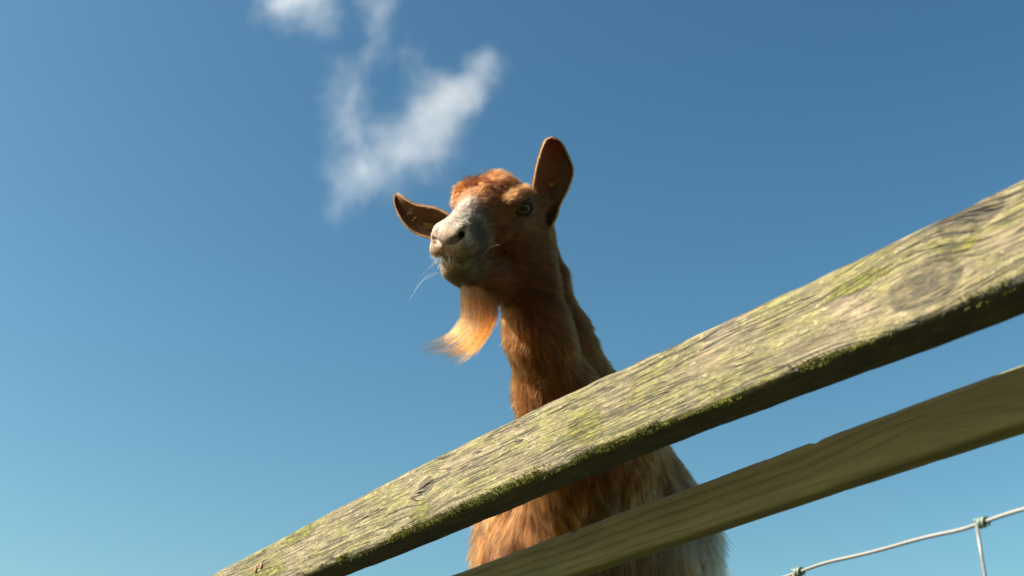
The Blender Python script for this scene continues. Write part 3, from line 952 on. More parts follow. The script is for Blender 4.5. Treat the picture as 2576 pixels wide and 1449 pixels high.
def coat(p, n):
    """pigment, length, comb direction, lift and density of the coat at surface points p with normals n"""
    N = len(p)
    q = to_head(p)
    qn = n @ HM.T
    x, y, z = q[:, 0], q[:, 1], q[:, 2]
    ay = np.abs(y)
    head = sstep(-0.115, -0.055, x - 0.35 * np.minimum(z + 0.05, 0) * 0) * sstep(-0.175, -0.125, z) * (np.linalg.norm(q, axis=1) < 0.24)
    b = np.stack([(p - C0) @ BH, (p - C0) @ BL, p[:, 2] - GZ], 1)
    zc = C0[2] - GZ
    trunk = sstep(1.08, 0.86, p[:, 2] + 0.10 * (b[:, 0] < 0)) # below the neck
    trunk = 1 - sstep(zc + 0.07, zc + 0.19, b[:, 2] - 0.35 * b[:, 0])
    nz = fbm(p * 38.0, 2, 5)
    nz2 = fbm(p * 110.0, 2, 8)
    # ---- colours
    c = np.tile(GOLD * 0.92, (N, 1))
    c = lerp(c, RUST, sstep(-0.3, 0.9, nz) * 0.55)
    # neck a little redder, crest darker
    neck = (1 - head) * (1 - trunk)
    c = lerp(c, RUST * 1.15, neck * 0.25)
    c = lerp(c, GOLD * 1.12, neck * 0.4)
    # trunk: gold chest in front, dun and blond on the flank
    flank = sstep(0.15, 0.6, trunk) * sstep(-0.05, 0.06, 0.5 * (b[:, 0] + 0.12) + (b[:, 1] + 0.045) + 0.03 * nz)
    c = lerp(c, BLOND * 0.95, trunk * 0.45 * sstep(-0.5, 0.8, nz2))
    dun = lerp(np.tile(DUN, (N, 1)), BLOND * 1.15, sstep(-0.2, 0.6, fbm(p * 30.0 + 7, 2, 2)))
    dun = lerp(dun, BROWN, sstep(0.25, 0.8, fbm(p * 26.0 + 3, 2, 31)) * 0.8)
    c = lerp(c, dun, flank)
    # head
    hc = np.tile(GOLD, (N, 1))
    hc = lerp(hc, RUST * 1.1, sstep(-0.2, 0.8, nz) * 0.4)
    hc = lerp(hc, BLOND * 0.72, sstep(0.030, 0.05, ay) * sstep(-0.07, -0.02, z) * sstep(0.06, 0.02, x) * 0.22)   # pale round the eye
    hc = lerp(hc, RUST * 0.95, sstep(-0.03, -0.07, z) * sstep(0.07, 0.02, x) * 0.5)
    br = sstep(0.044, 0.082, x + 0.014 * nz + 0.006 * nz2 - 0.3 * np.maximum(ay - 0.016, 0)) * sstep(0.038, 0.020, np.maximum(y, -0.4 * y) - 0.10 * np.maximum(x - 0.06, 0) + 0.006 * nz) * sstep(-0.045, -0.020, z - 0.10 * (x - 0.05) + 0.006 * nz)
    muz = sstep(0.072, 0.112, x + 0.010 * nz + 0.006 * nz2 - 0.25 * np.maximum(-z - 0.02, 0))
    wht = lerp(np.tile(WHITE, (N, 1)), GREY, np.clip(sstep(-0.45, 0.4, fbm(q * np.array([40, 75, 75]), 2, 12)) * sstep(-0.016, 0.010, y) * 0.88 * sstep(0.135, 0.10, x), 0, 1))  # grey hairs on the goat's left, that side's shade painted into them
    hc = lerp(hc, wht, br)
    mc = lerp(np.tile(WHITE * 0.88, (N, 1)), TAN, sstep(-0.006, -0.024, z))
    mc = lerp(mc, TAN * 0.62, sstep(0.014, 0.028, y) * sstep(0.135, 0.115, x))  # left of the muzzle darkened in the pigment for its shade
    mc = lerp(mc, TAN * 0.72, sstep(-0.040, -0.056, z))
    hc = lerp(hc, mc, muz)
    nose = sstep(0.020, 0.010, np.hypot(y * 0.75, (z + 0.010) * 0.85)) * sstep(0.128, 0.140, x)
    hc = lerp(hc, PINK, nose * 0.3)
    eyed = np.min([np.linalg.norm(q - EYES[s], axis=1) for s in (1, -1)], axis=0)
    lid = sstep(0.0200, 0.0172, eyed)
    hc = lerp(hc, BROWN * 0.35, lid * 0.85)
    hc = hc * (1 + 0.22 * np.clip(fbm(q * np.array([90, 260, 260]), 2, 33), -1, 1))[:, None]
    c = lerp(c, hc, head)
    # ---- lengths
    L = 0.017 + 0.012 * sstep(0.3, 1.0, trunk)
    L = np.where(neck > 0.5, 0.019, L)
    L = L * (1 - trunk) + trunk * (0.050 + 0.025 * flank)
    L = L * np.where(b[:, 2] < zc - 0.28, 0.4, 1.0)
    hl = 0.0125 - 0.004 * sstep(0.0, 0.06, x) - 0.0055 * sstep(0.06, 0.11, x)
    hl = hl + 0.006 * sstep(-0.06, -0.11, z)
    hl = hl + 0.010 * sstep(0.03, -0.015, x) * sstep(0.010, 0.030, z)
    hl = hl * (1 - 0.8 * nose) * (1 - 0.75 * lid)
    hl = hl * (1 - 0.55 * sstep(0.034, 0.020, eyed))
    L = L * (1 - head) + hl * head
    # ---- comb direction
    down = np.array([0, 0, -1.0])
    nk = (N3 - N0) / np.linalg.norm(N3 - N0)
    d = np.tile(nk, (N, 1)) * neck[:, None] + (down + 0.18 * BH) * trunk[:, None]
    hd = np.stack([-np.ones(N) * 1.0, 0.55 * np.sign(y) * sstep(0.002, 0.02, ay) * sstep(0.12, 0.03, x), -0.45 * sstep(0.03, -0.04, z)], 1)
    # crown: whorl parted to both sides
    cr = sstep(0.02, -0.03, x) * sstep(0.0, 0.025, z)
    hd = hd * (1 - cr)[:, None] + cr[:, None] * np.stack([0.10 + 0.5 * (x + 0.045) * 18, 1.1 * np.tanh((y + 0.022) * 60), 0 * x + 0.1], 1)
    # cheeks: hang backwards and down
    ck = sstep(0.025, 0.04, ay) * sstep(0.06, 0.02, x)
    hd[:, 2] -= 0.6 * ck * sstep(0.0, -0.05, z)
    d = d + (hd @ HM) * head[:, None]
    lift = 0.22 * np.ones(N) + 0.10 * cr * head + 0.05 * trunk
    # ---- density per square metre
    front = sstep(0.55, 0.20, b[:, 0])
    dens = 6.5e5 * head + 5.2e5 * neck + trunk * (0.5e5 + 3.6e5 * front)
    dens = dens * np.where(b[:, 2] < zc - 0.26, 0.35, 1.0)
    dens = dens * (1 - 0.7 * nose * head) * (1 - lid * head)
    # lips balder along the mouth line, the crease shadow painted into the pigment
    md = np.full(N, 9.0)
    aq_ = np.stack([x, ay, z], 1)
    for a_, b_ in zip(MOUTH[:-1], MOUTH[1:]):
        a_, b_ = np.array(a_), np.array(b_)
        t_ = np.clip(((aq_ - a_) @ (b_ - a_)) / ((b_ - a_) @ (b_ - a_)), 0, 1)
        md = np.minimum(md, np.linalg.norm(aq_ - a_ - t_[:, None] * (b_ - a_), axis=1))
    lipm = sstep(0.0062, 0.0038, md) * head
    c = lerp(c, BROWN * 0.8, lipm * 0.25)
    L = L * (1 - 0.7 * lipm)
    dens = dens * (1 - 0.45 * lipm)
    return dict(c=c, L=L, d=d, lift=lift, dens=dens, head=head, trunk=trunk, neck=neck, cr=cr * head, flank=flank)

def hair_mat(name, rough=0.38, radial=0.45):
    m = NT(name)
    a = m.n('ShaderNodeAttribute', attribute_name='hcol')
    inf = m.n('ShaderNodeHairInfo')
    v = m.ramp(inf.outputs['Random'], 0, 1, 0.55, 1.35, smooth=False)
    col = m.mix(1.0, a.outputs['Color'], m.comb(v, v, v), 'MULTIPLY')
    h = m.n('ShaderNodeBsdfHairPrincipled')
    h.parametrization = 'COLOR'
    gm = m.n('ShaderNodeGamma'); m.put(gm.inputs[0], col); gm.inputs[1].default_value = 2.05
    m.put(h.inputs['Color'], gm.outputs[0])
    h.inputs['Roughness'].default_value = rough
    h.inputs['Radial Roughness'].default_value = radial
    h.inputs['Coat'].default_value = 0.0
    h.inputs['IOR'].default_value = 1.32
    h.inputs['Random Roughness'].default_value = 0.3
    m.t.links.new(h.outputs[0], m.out.inputs['Surface'])
    return m.mat
M_HAIR = hair_mat('goat_hair')

def hair_obj(name, P, R, C, mat=M_HAIR):
    """P (n, k, 3) strand points, R (n, k) radii, C (n, 3) pigment"""
    n, k = P.shape[:2]
    cv = bpy.data.hair_curves.new(name)
    cv.add_curves([k] * n)
    cv.position_data.foreach_set('vector', P.astype(np.float32).ravel())
    a = cv.attributes.new('radius', 'FLOAT', 'POINT')
    a.data.foreach_set('value', np.broadcast_to(R, (n, k)).astype(np.float32).ravel())
    if C.ndim == 2:
        a = cv.attributes.new('hcol', 'FLOAT_COLOR', 'CURVE')
    else:
        a = cv.attributes.new('hcol', 'FLOAT_COLOR', 'POINT')
        C = C.reshape(-1, 3)
    a.data.foreach_set('color', np.concatenate([C, np.ones((len(C), 1))], 1).astype(np.float32).ravel())
    cv.materials.append(mat)
    o = bpy.data.objects.new(name, cv)
    COL.objects.link(o)
    return to_goat(o)

V, F = surface_nets()
# relax a little, keeps the sampling even
def vnormals(V, F):
    a, b, c, d = (V[F[:, i]] for i in range(4))
    fn = np.cross(c - a, d - b)
    N = np.zeros_like(V)
    for i in range(4):
        np.add.at(N, F[:, i], fn)
    return N / np.maximum(np.linalg.norm(N, axis=1, keepdims=True), 1e-12)
VN = vnormals(V, F)
CO = coat(V, VN)
nb = len(V)
allV, allF, allC = [V], [F], [CO['c']]
off = nb
def ear_col(e):
    Ve, Fe, Ne, uu, inn, tan, vv, _ = e
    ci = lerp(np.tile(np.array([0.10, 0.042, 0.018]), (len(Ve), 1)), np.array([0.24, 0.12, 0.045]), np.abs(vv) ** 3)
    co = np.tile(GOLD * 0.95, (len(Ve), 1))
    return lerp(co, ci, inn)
for e in (EAR_L, EAR_R):
    allV.append(e[0]); allF.append(e[1] + off); allC.append(ear_col(e))
    off += len(e[0])

def skin_mat():
    m = NT('goat_skin')
    a = m.n('ShaderNodeAttribute', attribute_name='pigment')
    o = m.obj()
    f = m.noise(o, 420.0, 4, 0.6)
    c = m.mix(m.ramp(f, 0.3, 0.7, 0, 0.5), a.outputs['Color'], m.mix(1.0, a.outputs['Color'], (0.55, 0.5, 0.45, 1), 'MULTIPLY'))
    gm = m.n('ShaderNodeGamma'); m.put(gm.inputs[0], c); gm.inputs[1].default_value = 1.9
    m.bsdf(gm.outputs[0], 0.75, m.bump(f, 0.35, 0.0006), Specular_IOR_Level=0.25)
    return m.mat
def ear_mat():
    m = NT('ear_skin')
    a = m.n('ShaderNodeAttribute', attribute_name='pigment')
    o = m.obj()
    f = m.noise(o, 300.0, 4, 0.6)
    b = m.n('ShaderNodeBsdfPrincipled')
    m.put(b.inputs['Base Color'], m.mix(1.0, a.outputs['Color'], m.ramp(f, 0.2, 0.8, 0.75, 1.1), 'MULTIPLY'))
    b.inputs['Roughness'].default_value = 0.7
    m.put(b.inputs['Normal'], m.bump(f, 0.3, 0.0006))
    t = m.n('ShaderNodeBsdfTranslucent')
    m.put(t.inputs['Color'], (0.45, 0.13, 0.03, 1))
    mx = m.n('ShaderNodeMixShader')
    mx.inputs[0].default_value = 0.14
    m.t.links.new(b.outputs[0], mx.inputs[1]); m.t.links.new(t.outputs[0], mx.inputs[2])
    m.t.links.new(mx.outputs[0], m.out.inputs['Surface'])
    return m.mat
body = mesh_obj('body', np.concatenate(allV), np.concatenate(allF), skin_mat())
body.data.materials.append(ear_mat())
mi = np.zeros(len(body.data.polygons), np.int32)
mi[len(F):] = 1
body.data.polygons.foreach_set('material_index', mi)
at = body.data.attributes.new('pigment', 'FLOAT_COLOR', 'POINT')
cc_ = np.concatenate(allC)
at.data.foreach_set('color', np.concatenate([cc_, np.ones((len(cc_), 1))], 1).astype(np.float32).ravel())
to_goat(body)

# ------------------------------------------------------------------ eyes
def eye_mat():
    m = NT('goat_eye')
    o = m.obj()
    x, y, z = m.xyz(o)[:3]
    r = m.m('SQRT', m.m('ADD', m.m('MULTIPLY', y, y), m.m('MULTIPLY', z, z)))
    ang = m.m('ARCTAN2', z, y)
    st = m.noise(m.comb(m.m('MULTIPLY', ang, 9.0), m.m('MULTIPLY', r, 60.0), 0.0), 1.0, 3, 0.6)
    iris = m.mix(m.ramp(st, 0.3, 0.7), (0.045, 0.030, 0.004, 1), (0.11, 0.075, 0.010, 1))
    c = m.mix(m.ramp(r, 0.0098, 0.0108), iris, (0.03, 0.02, 0.012, 1))
    # horizontal bar of a pupil
    py = m.m('MAXIMUM', m.m('SUBTRACT', m.m('ABSOLUTE', y), 0.0058), 0.0)
    pz = m.m('MAXIMUM', m.m('SUBTRACT', m.m('ABSOLUTE', m.m('SUBTRACT', z, 0.0004)), 0.0020), 0.0)
    pd = m.m('SQRT', m.m('ADD', m.m('MULTIPLY', py, py), m.m('MULTIPLY', pz, pz)))
    c = m.mix(m.ramp(pd, 0.0011, 0.0017, 1, 0), c, (0.004, 0.004, 0.005, 1))
    m.bsdf(c, 0.5, None, Specular_IOR_Level=0.2, Coat_Weight=0.08, Coat_Roughness=0.03, Coat_IOR=1.34)
    return m.mat
M_EYE = eye_mat()
for s in (1, -1):
    bm = bmesh.new()
    bmesh.ops.create_uvsphere(bm, u_segments=40, v_segments=24, radius=EYE_R * HS)
    for vt in bm.verts:                     # corneal bulge
        a = max(0.0, vt.co.x / EYE_R)
        rr_ = math.hypot(vt.co.y, vt.co.z)
        if a > 0:
            vt.co.x += 0.0015 * max(0, 1 - (rr_ / 0.0115) ** 2)
    me = bpy.data.meshes.new('eye'); bm.to_mesh(me); bm.free()
    me.polygons.foreach_set('use_smooth', np.ones(len(me.polygons), bool))
    me.materials.append(M_EYE)
    eo = bpy.data.objects.new('eye', me); COL.objects.link(eo)
    ax = hdir(eye_axis(s) + np.array([0.22, -0.02 * s, -0.10]))
    zz = HZ - ax * (HZ @ ax); zz /= np.linalg.norm(zz)
    yy = np.cross(zz, ax)
    tlt = math.radians(-14 * s)
    y2, z2 = yy * math.cos(tlt) + zz * math.sin(tlt), zz * math.cos(tlt) - yy * math.sin(tlt)
    Mx = Matrix(np.stack([ax, y2, z2], 1).tolist()).to_4x4()
    Mx.translation = Vector(from_head(EYES[s]))
    eo.parent = goat
    eo.matrix_parent_inverse = Matrix.Translation(-goat_loc)
    eo.matrix_basis = Mx

# ------------------------------------------------------------------ coat
def sample(V, F, dens, seed):
    r = np.random.default_rng(seed)
    T = np.concatenate([F[:, [0, 1, 2]], F[:, [0, 2, 3]]])
    a, b, c = V[T[:, 0]], V[T[:, 1]], V[T[:, 2]]
    ar = 0.5 * np.linalg.norm(np.cross(b - a, c - a), axis=1)
    w = ar * dens[T].mean(1)
    n = int(w.sum())
    t = r.choice(len(T), n, p=w / w.sum())
    u, v = r.random(n), r.random(n)
    k = u + v > 1
    u[k], v[k] = 1 - u[k], 1 - v[k]
    return T[t], np.stack([1 - u - v, u, v], 1)
def bary(A, T, B):
    return (A[T] * B[..., None]).sum(1) if A.ndim == 2 else (A[T] * B).sum(1)
def unit(v):
    return v / np.maximum(np.linalg.norm(v, axis=1, keepdims=True), 1e-9)

def grow(P, N, D, L, lift, curl, seed, k=5, gravity=None, cl_r=None, cl_amt=0.0):
    """strands lying along D on the surface; curl: random waviness; clumps pull the tips together"""
    r = np.random.default_rng(seed)
    n = len(P)
    t = unit(D - N * (D * N).sum(1)[:, None])
    jit = unit(r.normal(size=(n, 3)))
    lo = np.stack([fbm(P * 45 + 11, 2, 51), fbm(P * 45 + 5, 2, 52), fbm(P * 45 + 3, 2, 53)], 1)
    t = unit(t + 0.30 * lo + 0.16 * jit)
    d0 = unit(t * (1 - lift)[:, None] + N * lift[:, None] + 0.07 * jit)
    L = L * (0.62 + 0.6 * r.random(n))
    s = np.linspace(0, 1, k)
    S = P[:, None, :] + (L[:, None] * s[None])[..., None] * d0[:, None, :]
    bend = -0.5 * lift[:, None] * N + 0.10 * jit
    if gravity is not None:
        bend = bend + gravity[:, None] * np.array([0, 0, -1.0])
    S = S + (L[:, None] * s[None] ** 2)[..., None] * bend[:, None, :]
    ph = r.random((n, 1)) * 6.28
    wv = np.cross(d0, N)
    S = S + (curl * L[:, None] * np.sin(ph + s[None] * (4 + 3 * r.random((n, 1)))) * s[None])[..., None] * unit(wv)[:, None, :]
    if cl_r is not None:
        m = max(8, int(n / cl_r))
        pick = r.choice(n, m, replace=False)
        kd = kdtree.KDTree(m)
        for i, j in enumerate(pick):
            kd.insert(P[j], i)
        kd.balance()
        near = np.fromiter((kd.find(p)[1] for p in P), np.int64, n)
        g = pick[near]
        offs = P - P[g]
        amt = np.broadcast_to(cl_amt, (n,))[:, None, None] * (s[None, :, None] ** 1.5)
        S = S * (1 - amt) + amt * (S[g] + 0.15 * offs[:, None, :])
        return S, g
    return S, None

def build_coat():
    T, B = sample(V, F, CO['dens'], 3)
    P = bary(V, T, B)
    N = unit(bary(VN, T, B))
    K = coat(P, N)
    # keep only what sits on the true surface outside the carved hollows
    q = to_head(P)
    nost = np.min([np.linalg.norm(np.stack([q[:, 0] - 0.1385, np.abs(q[:, 1]) - 0.0190, q[:, 2] + 0.001], 1), axis=1)], axis=0)
    keep = nost > 0.0085
    eyed = np.min([np.linalg.norm(q - EYES[s], axis=1) for s in (1, -1)], axis=0)
    keep &= eyed > EYE_R + 0.0024
    P, N = P[keep], N[keep]
    K = {a: b[keep] for a, b in K.items()}
    r = np.random.default_rng(5)
    for name, m, cl, amt, rad, curl in (('short_coat', K['trunk'] < 0.35, 9, 0.45, 0.00017, 0.03), ('long_coat', K['trunk'] >= 0.35, 26, 0.58, 0.00024, 0.06)):
        S, g = grow(P[m], N[m], K['d'][m], K['L'][m], K['lift'][m], curl, 17, 5 if name == 'short_coat' else 7,
                    gravity=0.25 * K['trunk'][m], cl_r=cl, cl_amt=amt)
        C = K['c'][m] * (0.86 + 0.28 * r.random(m.sum()))[:, None]
        if name == 'short_coat':
            tone = np.random.default_rng(19).random(m.sum())[g]
            C = C * (0.68 + 0.60 * tone)[:, None]
        else:
            tone = np.random.default_rng(9).random(m.sum())[g]
            C = C * (0.45 + 0.95 * tone)[:, None]
        k = S.shape[1]
        s = np.linspace(0, 1, k)
        R = rad * (1 - 0.75 * s ** 1.4)[None] * (0.8 + 0.4 * r.random(m.sum()))[:, None]
        hm = K['head'][m]
        R = R * (1 - 0.25 * hm)[:, None]
        o = hair_obj(name, S, R, np.clip(C, 0.005, 0.93))
        tag(o, kind='stuff')
    # ears
    SS, CC, RR = [], [], []
    for e, sd in ((EAR_L, 1), (EAR_R, 2)):
        Ve, Fe, Ne, uu, inn, tan, vv, _ = e
        T, B = sample(Ve, Fe, 7e5 * np.ones(len(Ve)) * (0.55 + 0.45 * (1 - inn)), 40 + sd)
        P = bary(Ve, T, B); N = unit(bary(Ne, T, B)); D = bary(tan, T, B)
        side = bary(inn, T, B); rimv = np.abs(bary(vv, T, B))
        r = np.random.default_rng(sd)
        L = 0.0055 * (1 - 0.25 * side)
        S, _ = grow(P, N, D, L, 0.16 + 0 * L + 0.25 * sstep(0.85, 1.0, rimv), 0.03, 60 + sd, 4)
        C = lerp(np.tile(GOLD * 0.95, (len(P), 1)), np.array([0.19, 0.085, 0.035]), side * sstep(1.0, 0.8, rimv))
        C = lerp(C, BLOND * 0.8, sstep(0.88, 1.0, rimv) * 0.6)
        C *= (0.8 + 0.4 * r.random(len(P)))[:, None]
        SS.append(S); CC.append(C); RR.append(np.broadcast_to(0.00012 * (1 - 0.7 * np.linspace(0, 1, 4))[None], S.shape[:2]))
    o = hair_obj('ear_hair', np.concatenate(SS), np.concatenate(RR), np.clip(np.concatenate(CC), 0.005, 0.93))
    tag(o, kind='stuff')
build_coat()

# forelock: longer tousled hair between the ears, parted into tufts
def build_forelock():
    r = np.random.default_rng(21)
    n = 9000
    m = (CO['head'] > 0.6) & (to_head(V)[:, 2] > 0.006) & (to_head(V)[:, 0] < 0.028) & (to_head(V)[:, 0] > -0.075) & (np.abs(to_head(V)[:, 1] + 0.006) < 0.040)
    T, B = sample(V, F, 1.25e6 * m.astype(float), 77)
    P = bary(V, T, B); N = unit(bary(VN, T, B)); q = to_head(P)
    x, y = q[:, 0], q[:, 1]
    # two whorls: hair leaves the parting to the goat's right and sweeps left and back behind it
    side = np.tanh((y + 0.018) * 70)
    hd = np.stack([0.10 - 5.5 * (-0.010 - x) - 0.25 * side, 0.95 * side, 0 * x + 0.15], 1)
    D = unit(hd) @ HM
    L = 0.021 * sstep(0.032, 0.0, x) * sstep(0.045, 0.015, np.abs(y + 0.012)) + 0.008
    S, g = grow(P, N, D, L, 0.42 + 0.10 * vnoise(P * 60, 3), 0.06, 23, 6, gravity=0.05 + 0 * x, cl_r=40, cl_amt=0.6)
    tone = r.random(len(P))[g]
    C = lerp(np.tile(GOLD * 1.05, (len(P), 1)), RUST * 0.85, tone)
    C = lerp(C, BLOND, sstep(0.6, 1.0, r.random(len(P))) * 0.5)
    R = 0.00016 * (1 - 0.75 * np.linspace(0, 1, 6) ** 1.4)[None] * (0.8 + 0.4 * r.random(len(P)))[:, None]
    tag(hair_obj('forelock', S, R, np.clip(C, 0.01, 0.93)), kind='stuff')
build_forelock()

# beard: blown towards the left by the wind
def build_beard():
    r = np.random.default_rng(31)
    n = 760
    gl = np.array([(1160, 718), (1160, 764), (1161, 791), (1150, 818), (1126, 844), (1091, 859), (1046, 867)], float)
    gm = np.array([(1202, 728), (1212, 775), (1213, 815), (1196, 850), (1165, 876), (1130, 890), (1086, 895)], float)
    gr = np.array([(1244, 745), (1250, 785), (1243, 808), (1228, 840), (1205, 876), (1185, 899), (1164, 918)], float)
    k = 9
    s = np.linspace(0, 1, k)
    GL, GM, GR = (catmull(g, s) for g in (gl, gm, gr))
    w = r.random(n)
    lock = np.floor(w * 11 + r.normal(size=n) * 0.30).clip(0, 10) / 10.0
    pull = s[None] ** 1.2 * 0.80
    we = w[:, None] * (1 - pull) + lock[:, None] * pull + 0.02 * r.normal(size=(n, 1)) * s[None]
    we = we.clip(0, 1)[..., None]
    XY = np.where(we < 0.5, GL[None] + (GM - GL)[None] * we * 2, GM[None] + (GR - GM)[None] * (we - 0.5) * 2)
    XY = XY + r.normal(size=(n, 1, 2)) * 5.0 * (1 - 0.5 * s)[None, :, None]
    XY = XY + (np.sin(s[None] * 5 + r.random((n, 1)) * 6.28) * s[None] * 4.0)[..., None]
    ln = 0.64 + 0.42 * r.random(n) ** 0.8
    ln *= 0.9 + 0.12 * np.sin(lock * 37)
    # shorten strands by re-timing along their path
    out = np.zeros((n, k, 2))
    for a in range(2):
        xs = s[None] * ln[:, None] * (k - 1)
        i0 = np.clip(xs.astype(int), 0, k - 2); f = xs - i0
        out[..., a] = np.take_along_axis(XY[..., a], i0, 1) * (1 - f) + np.take_along_axis(XY[..., a], i0 + 1, 1) * f
    dep = 1.845 + 0.085 * w[:, None] * (1 - 0.25 * s[None]) + 0.018 * r.normal(size=(n, 1)) * (1 - 0.3 * s[None]) - 0.01 * s[None]
    S = unproj(out[..., 0], out[..., 1], dep)
    tip = lerp(np.tile(BLOND * np.array([0.84, 0.63, 0.43]), (n, 1)), GOLD * 1.02, 0.25 + 0.75 * r.random(n))
    root = np.tile(RUST, (n, 1))
    g = sstep(0.15, 0.62, s)[None, :, None]
    C = root[:, None, :] * (1 - g) + tip[:, None, :] * g
    R = 0.00017 * (1 - 0.7 * s ** 1.5)[None] * (0.8 + 0.4 * r.random(n))[:, None]
    o = hair_obj('beard', S, R, np.clip(C, 0.01, 0.93))
    tag(o, 'blond beard blown sideways by the wind', kind='stuff')
build_beard()

# whiskers, eyelashes and lip bristles
def build_whiskers():
    r = np.random.default_rng(41)
    S, R, C = [], [], []
    def add(a, dirv, L, droop, rad, col):
        s = np.linspace(0, 1, 6)
        p = a + s[:, None] * L * unit(dirv[None])[0] + (s ** 2)[:, None] * L * droop * np.array([0, 0, -1.0])
        S.append(p); R.append(rad * (1 - 0.8 * s)); C.append(col)
    for i in range(420):                       # bristles of both lips
        up = r.random() < 0.6
        y = r.normal() * 0.011
        q = np.array([0.152 - 9.0 * y * y - 0.004 * r.random(), y, (-0.0275 if up else -0.0375) + 0.004 * r.normal()])
        d = np.array([0.8, y * 35, (-0.3 if up else 0.1) + 0.4 * r.normal()])
        add(from_head(q), hdir(d), 0.005 + 0.005 * r.random(), 0.2, 0.00016, TAN * 0.75 if r.random() < 0.6 else WHITE * 0.85)
    for i in range(9):                        # long whiskers
        y = (0.014 + 0.014 * r.random()) * (1 if r.random() < 0.4 else -1)
        q = np.array([0.128 + 0.014 * r.random(), y, -0.022 - 0.034 * r.random()])
        add(from_head(q), hdir(np.array([0.5, np.sign(y) * 0.9, -0.35 + 0.3 * r.normal()])), 0.016 + 0.02 * r.random(), 0.35, 0.00010, WHITE * 0.8)
    p0 = unproj(1098, 684, 1.80)
    for (ex, ey) in ((1032, 752), (1052, 706)):
        s = np.linspace(0, 1, 6)
        e = unproj(ex, ey, 1.78)
        p = p0 + (e - p0) * s[:, None] + np.array([0, 0, 0.010])[None] * (np.sin(s * math.pi))[:, None]
        S.append(p); R.append(0.00011 * (1 - 0.6 * s)); C.append(WHITE * 0.7)
    for s_ in (1, -1):                          # lashes
        E = EYES[s_]; ax = eye_axis(s_)
        hor = np.cross((0, 0, 1.0), ax); hor /= np.linalg.norm(hor)
        ver = np.cross(ax, hor)
        for i in range(60):
            t = -0.9 + 1.8 * r.random()
            rim = E + ax * (EYE_R - 0.001 - 0.003 * t * t) + hor * 0.0115 * t * 1.0 + ver * (0.0098 * math.sqrt(max(0.0, 1 - t * t * 0.9)))
            add(from_head(rim), hdir(ax * 0.9 + ver * (0.05 + 0.2 * r.random()) + hor * 0.4 * t), 0.007 + 0.004 * r.random(), 0.45, 0.00016, TAN if r.random() < 0.5 else BROWN)
    for e, nh in ((EAR_L, 45), (EAR_R, 22)):    # long hairs inside the ears
        Pg = e[7]; Ng = e[2][:Pg.shape[0] * Pg.shape[1]].reshape(Pg.shape); Tg = e[5][:Pg.shape[0] * Pg.shape[1]].reshape(Pg.shape)
        for i in range(nh):
            a_, b_ = r.integers(4, 30), r.integers(1, 9)
            dv = Ng[a_, b_] * 0.5 + (Pg[a_, 14] - Pg[a_, b_]) / 0.03 + Tg[a_, b_] * (0.5 + 0.4 * r.normal()) + 0.3 * r.normal(size=3)
            add(Pg[a_, b_], dv, 0.008 + 0.010 * r.random(), 0.1, 0.00011, GOLD)
    for i in range(16):                         # brow feelers
        q = np.array([0.01 + 0.02 * r.random(), -0.046 - 0.006 * r.random(), 0.018 + 0.006 * r.random()])
        add(from_head(q), hdir(np.array([0.1, -0.4, 1.0]) + 0.25 * r.normal(size=3)), 0.022 + 0.016 * r.random(), 0.0, 0.00013, WHITE * 0.7)
    tag(hair_obj('whiskers', np.array(S), np.array(R), np.array(C)), kind='stuff')
build_whiskers()

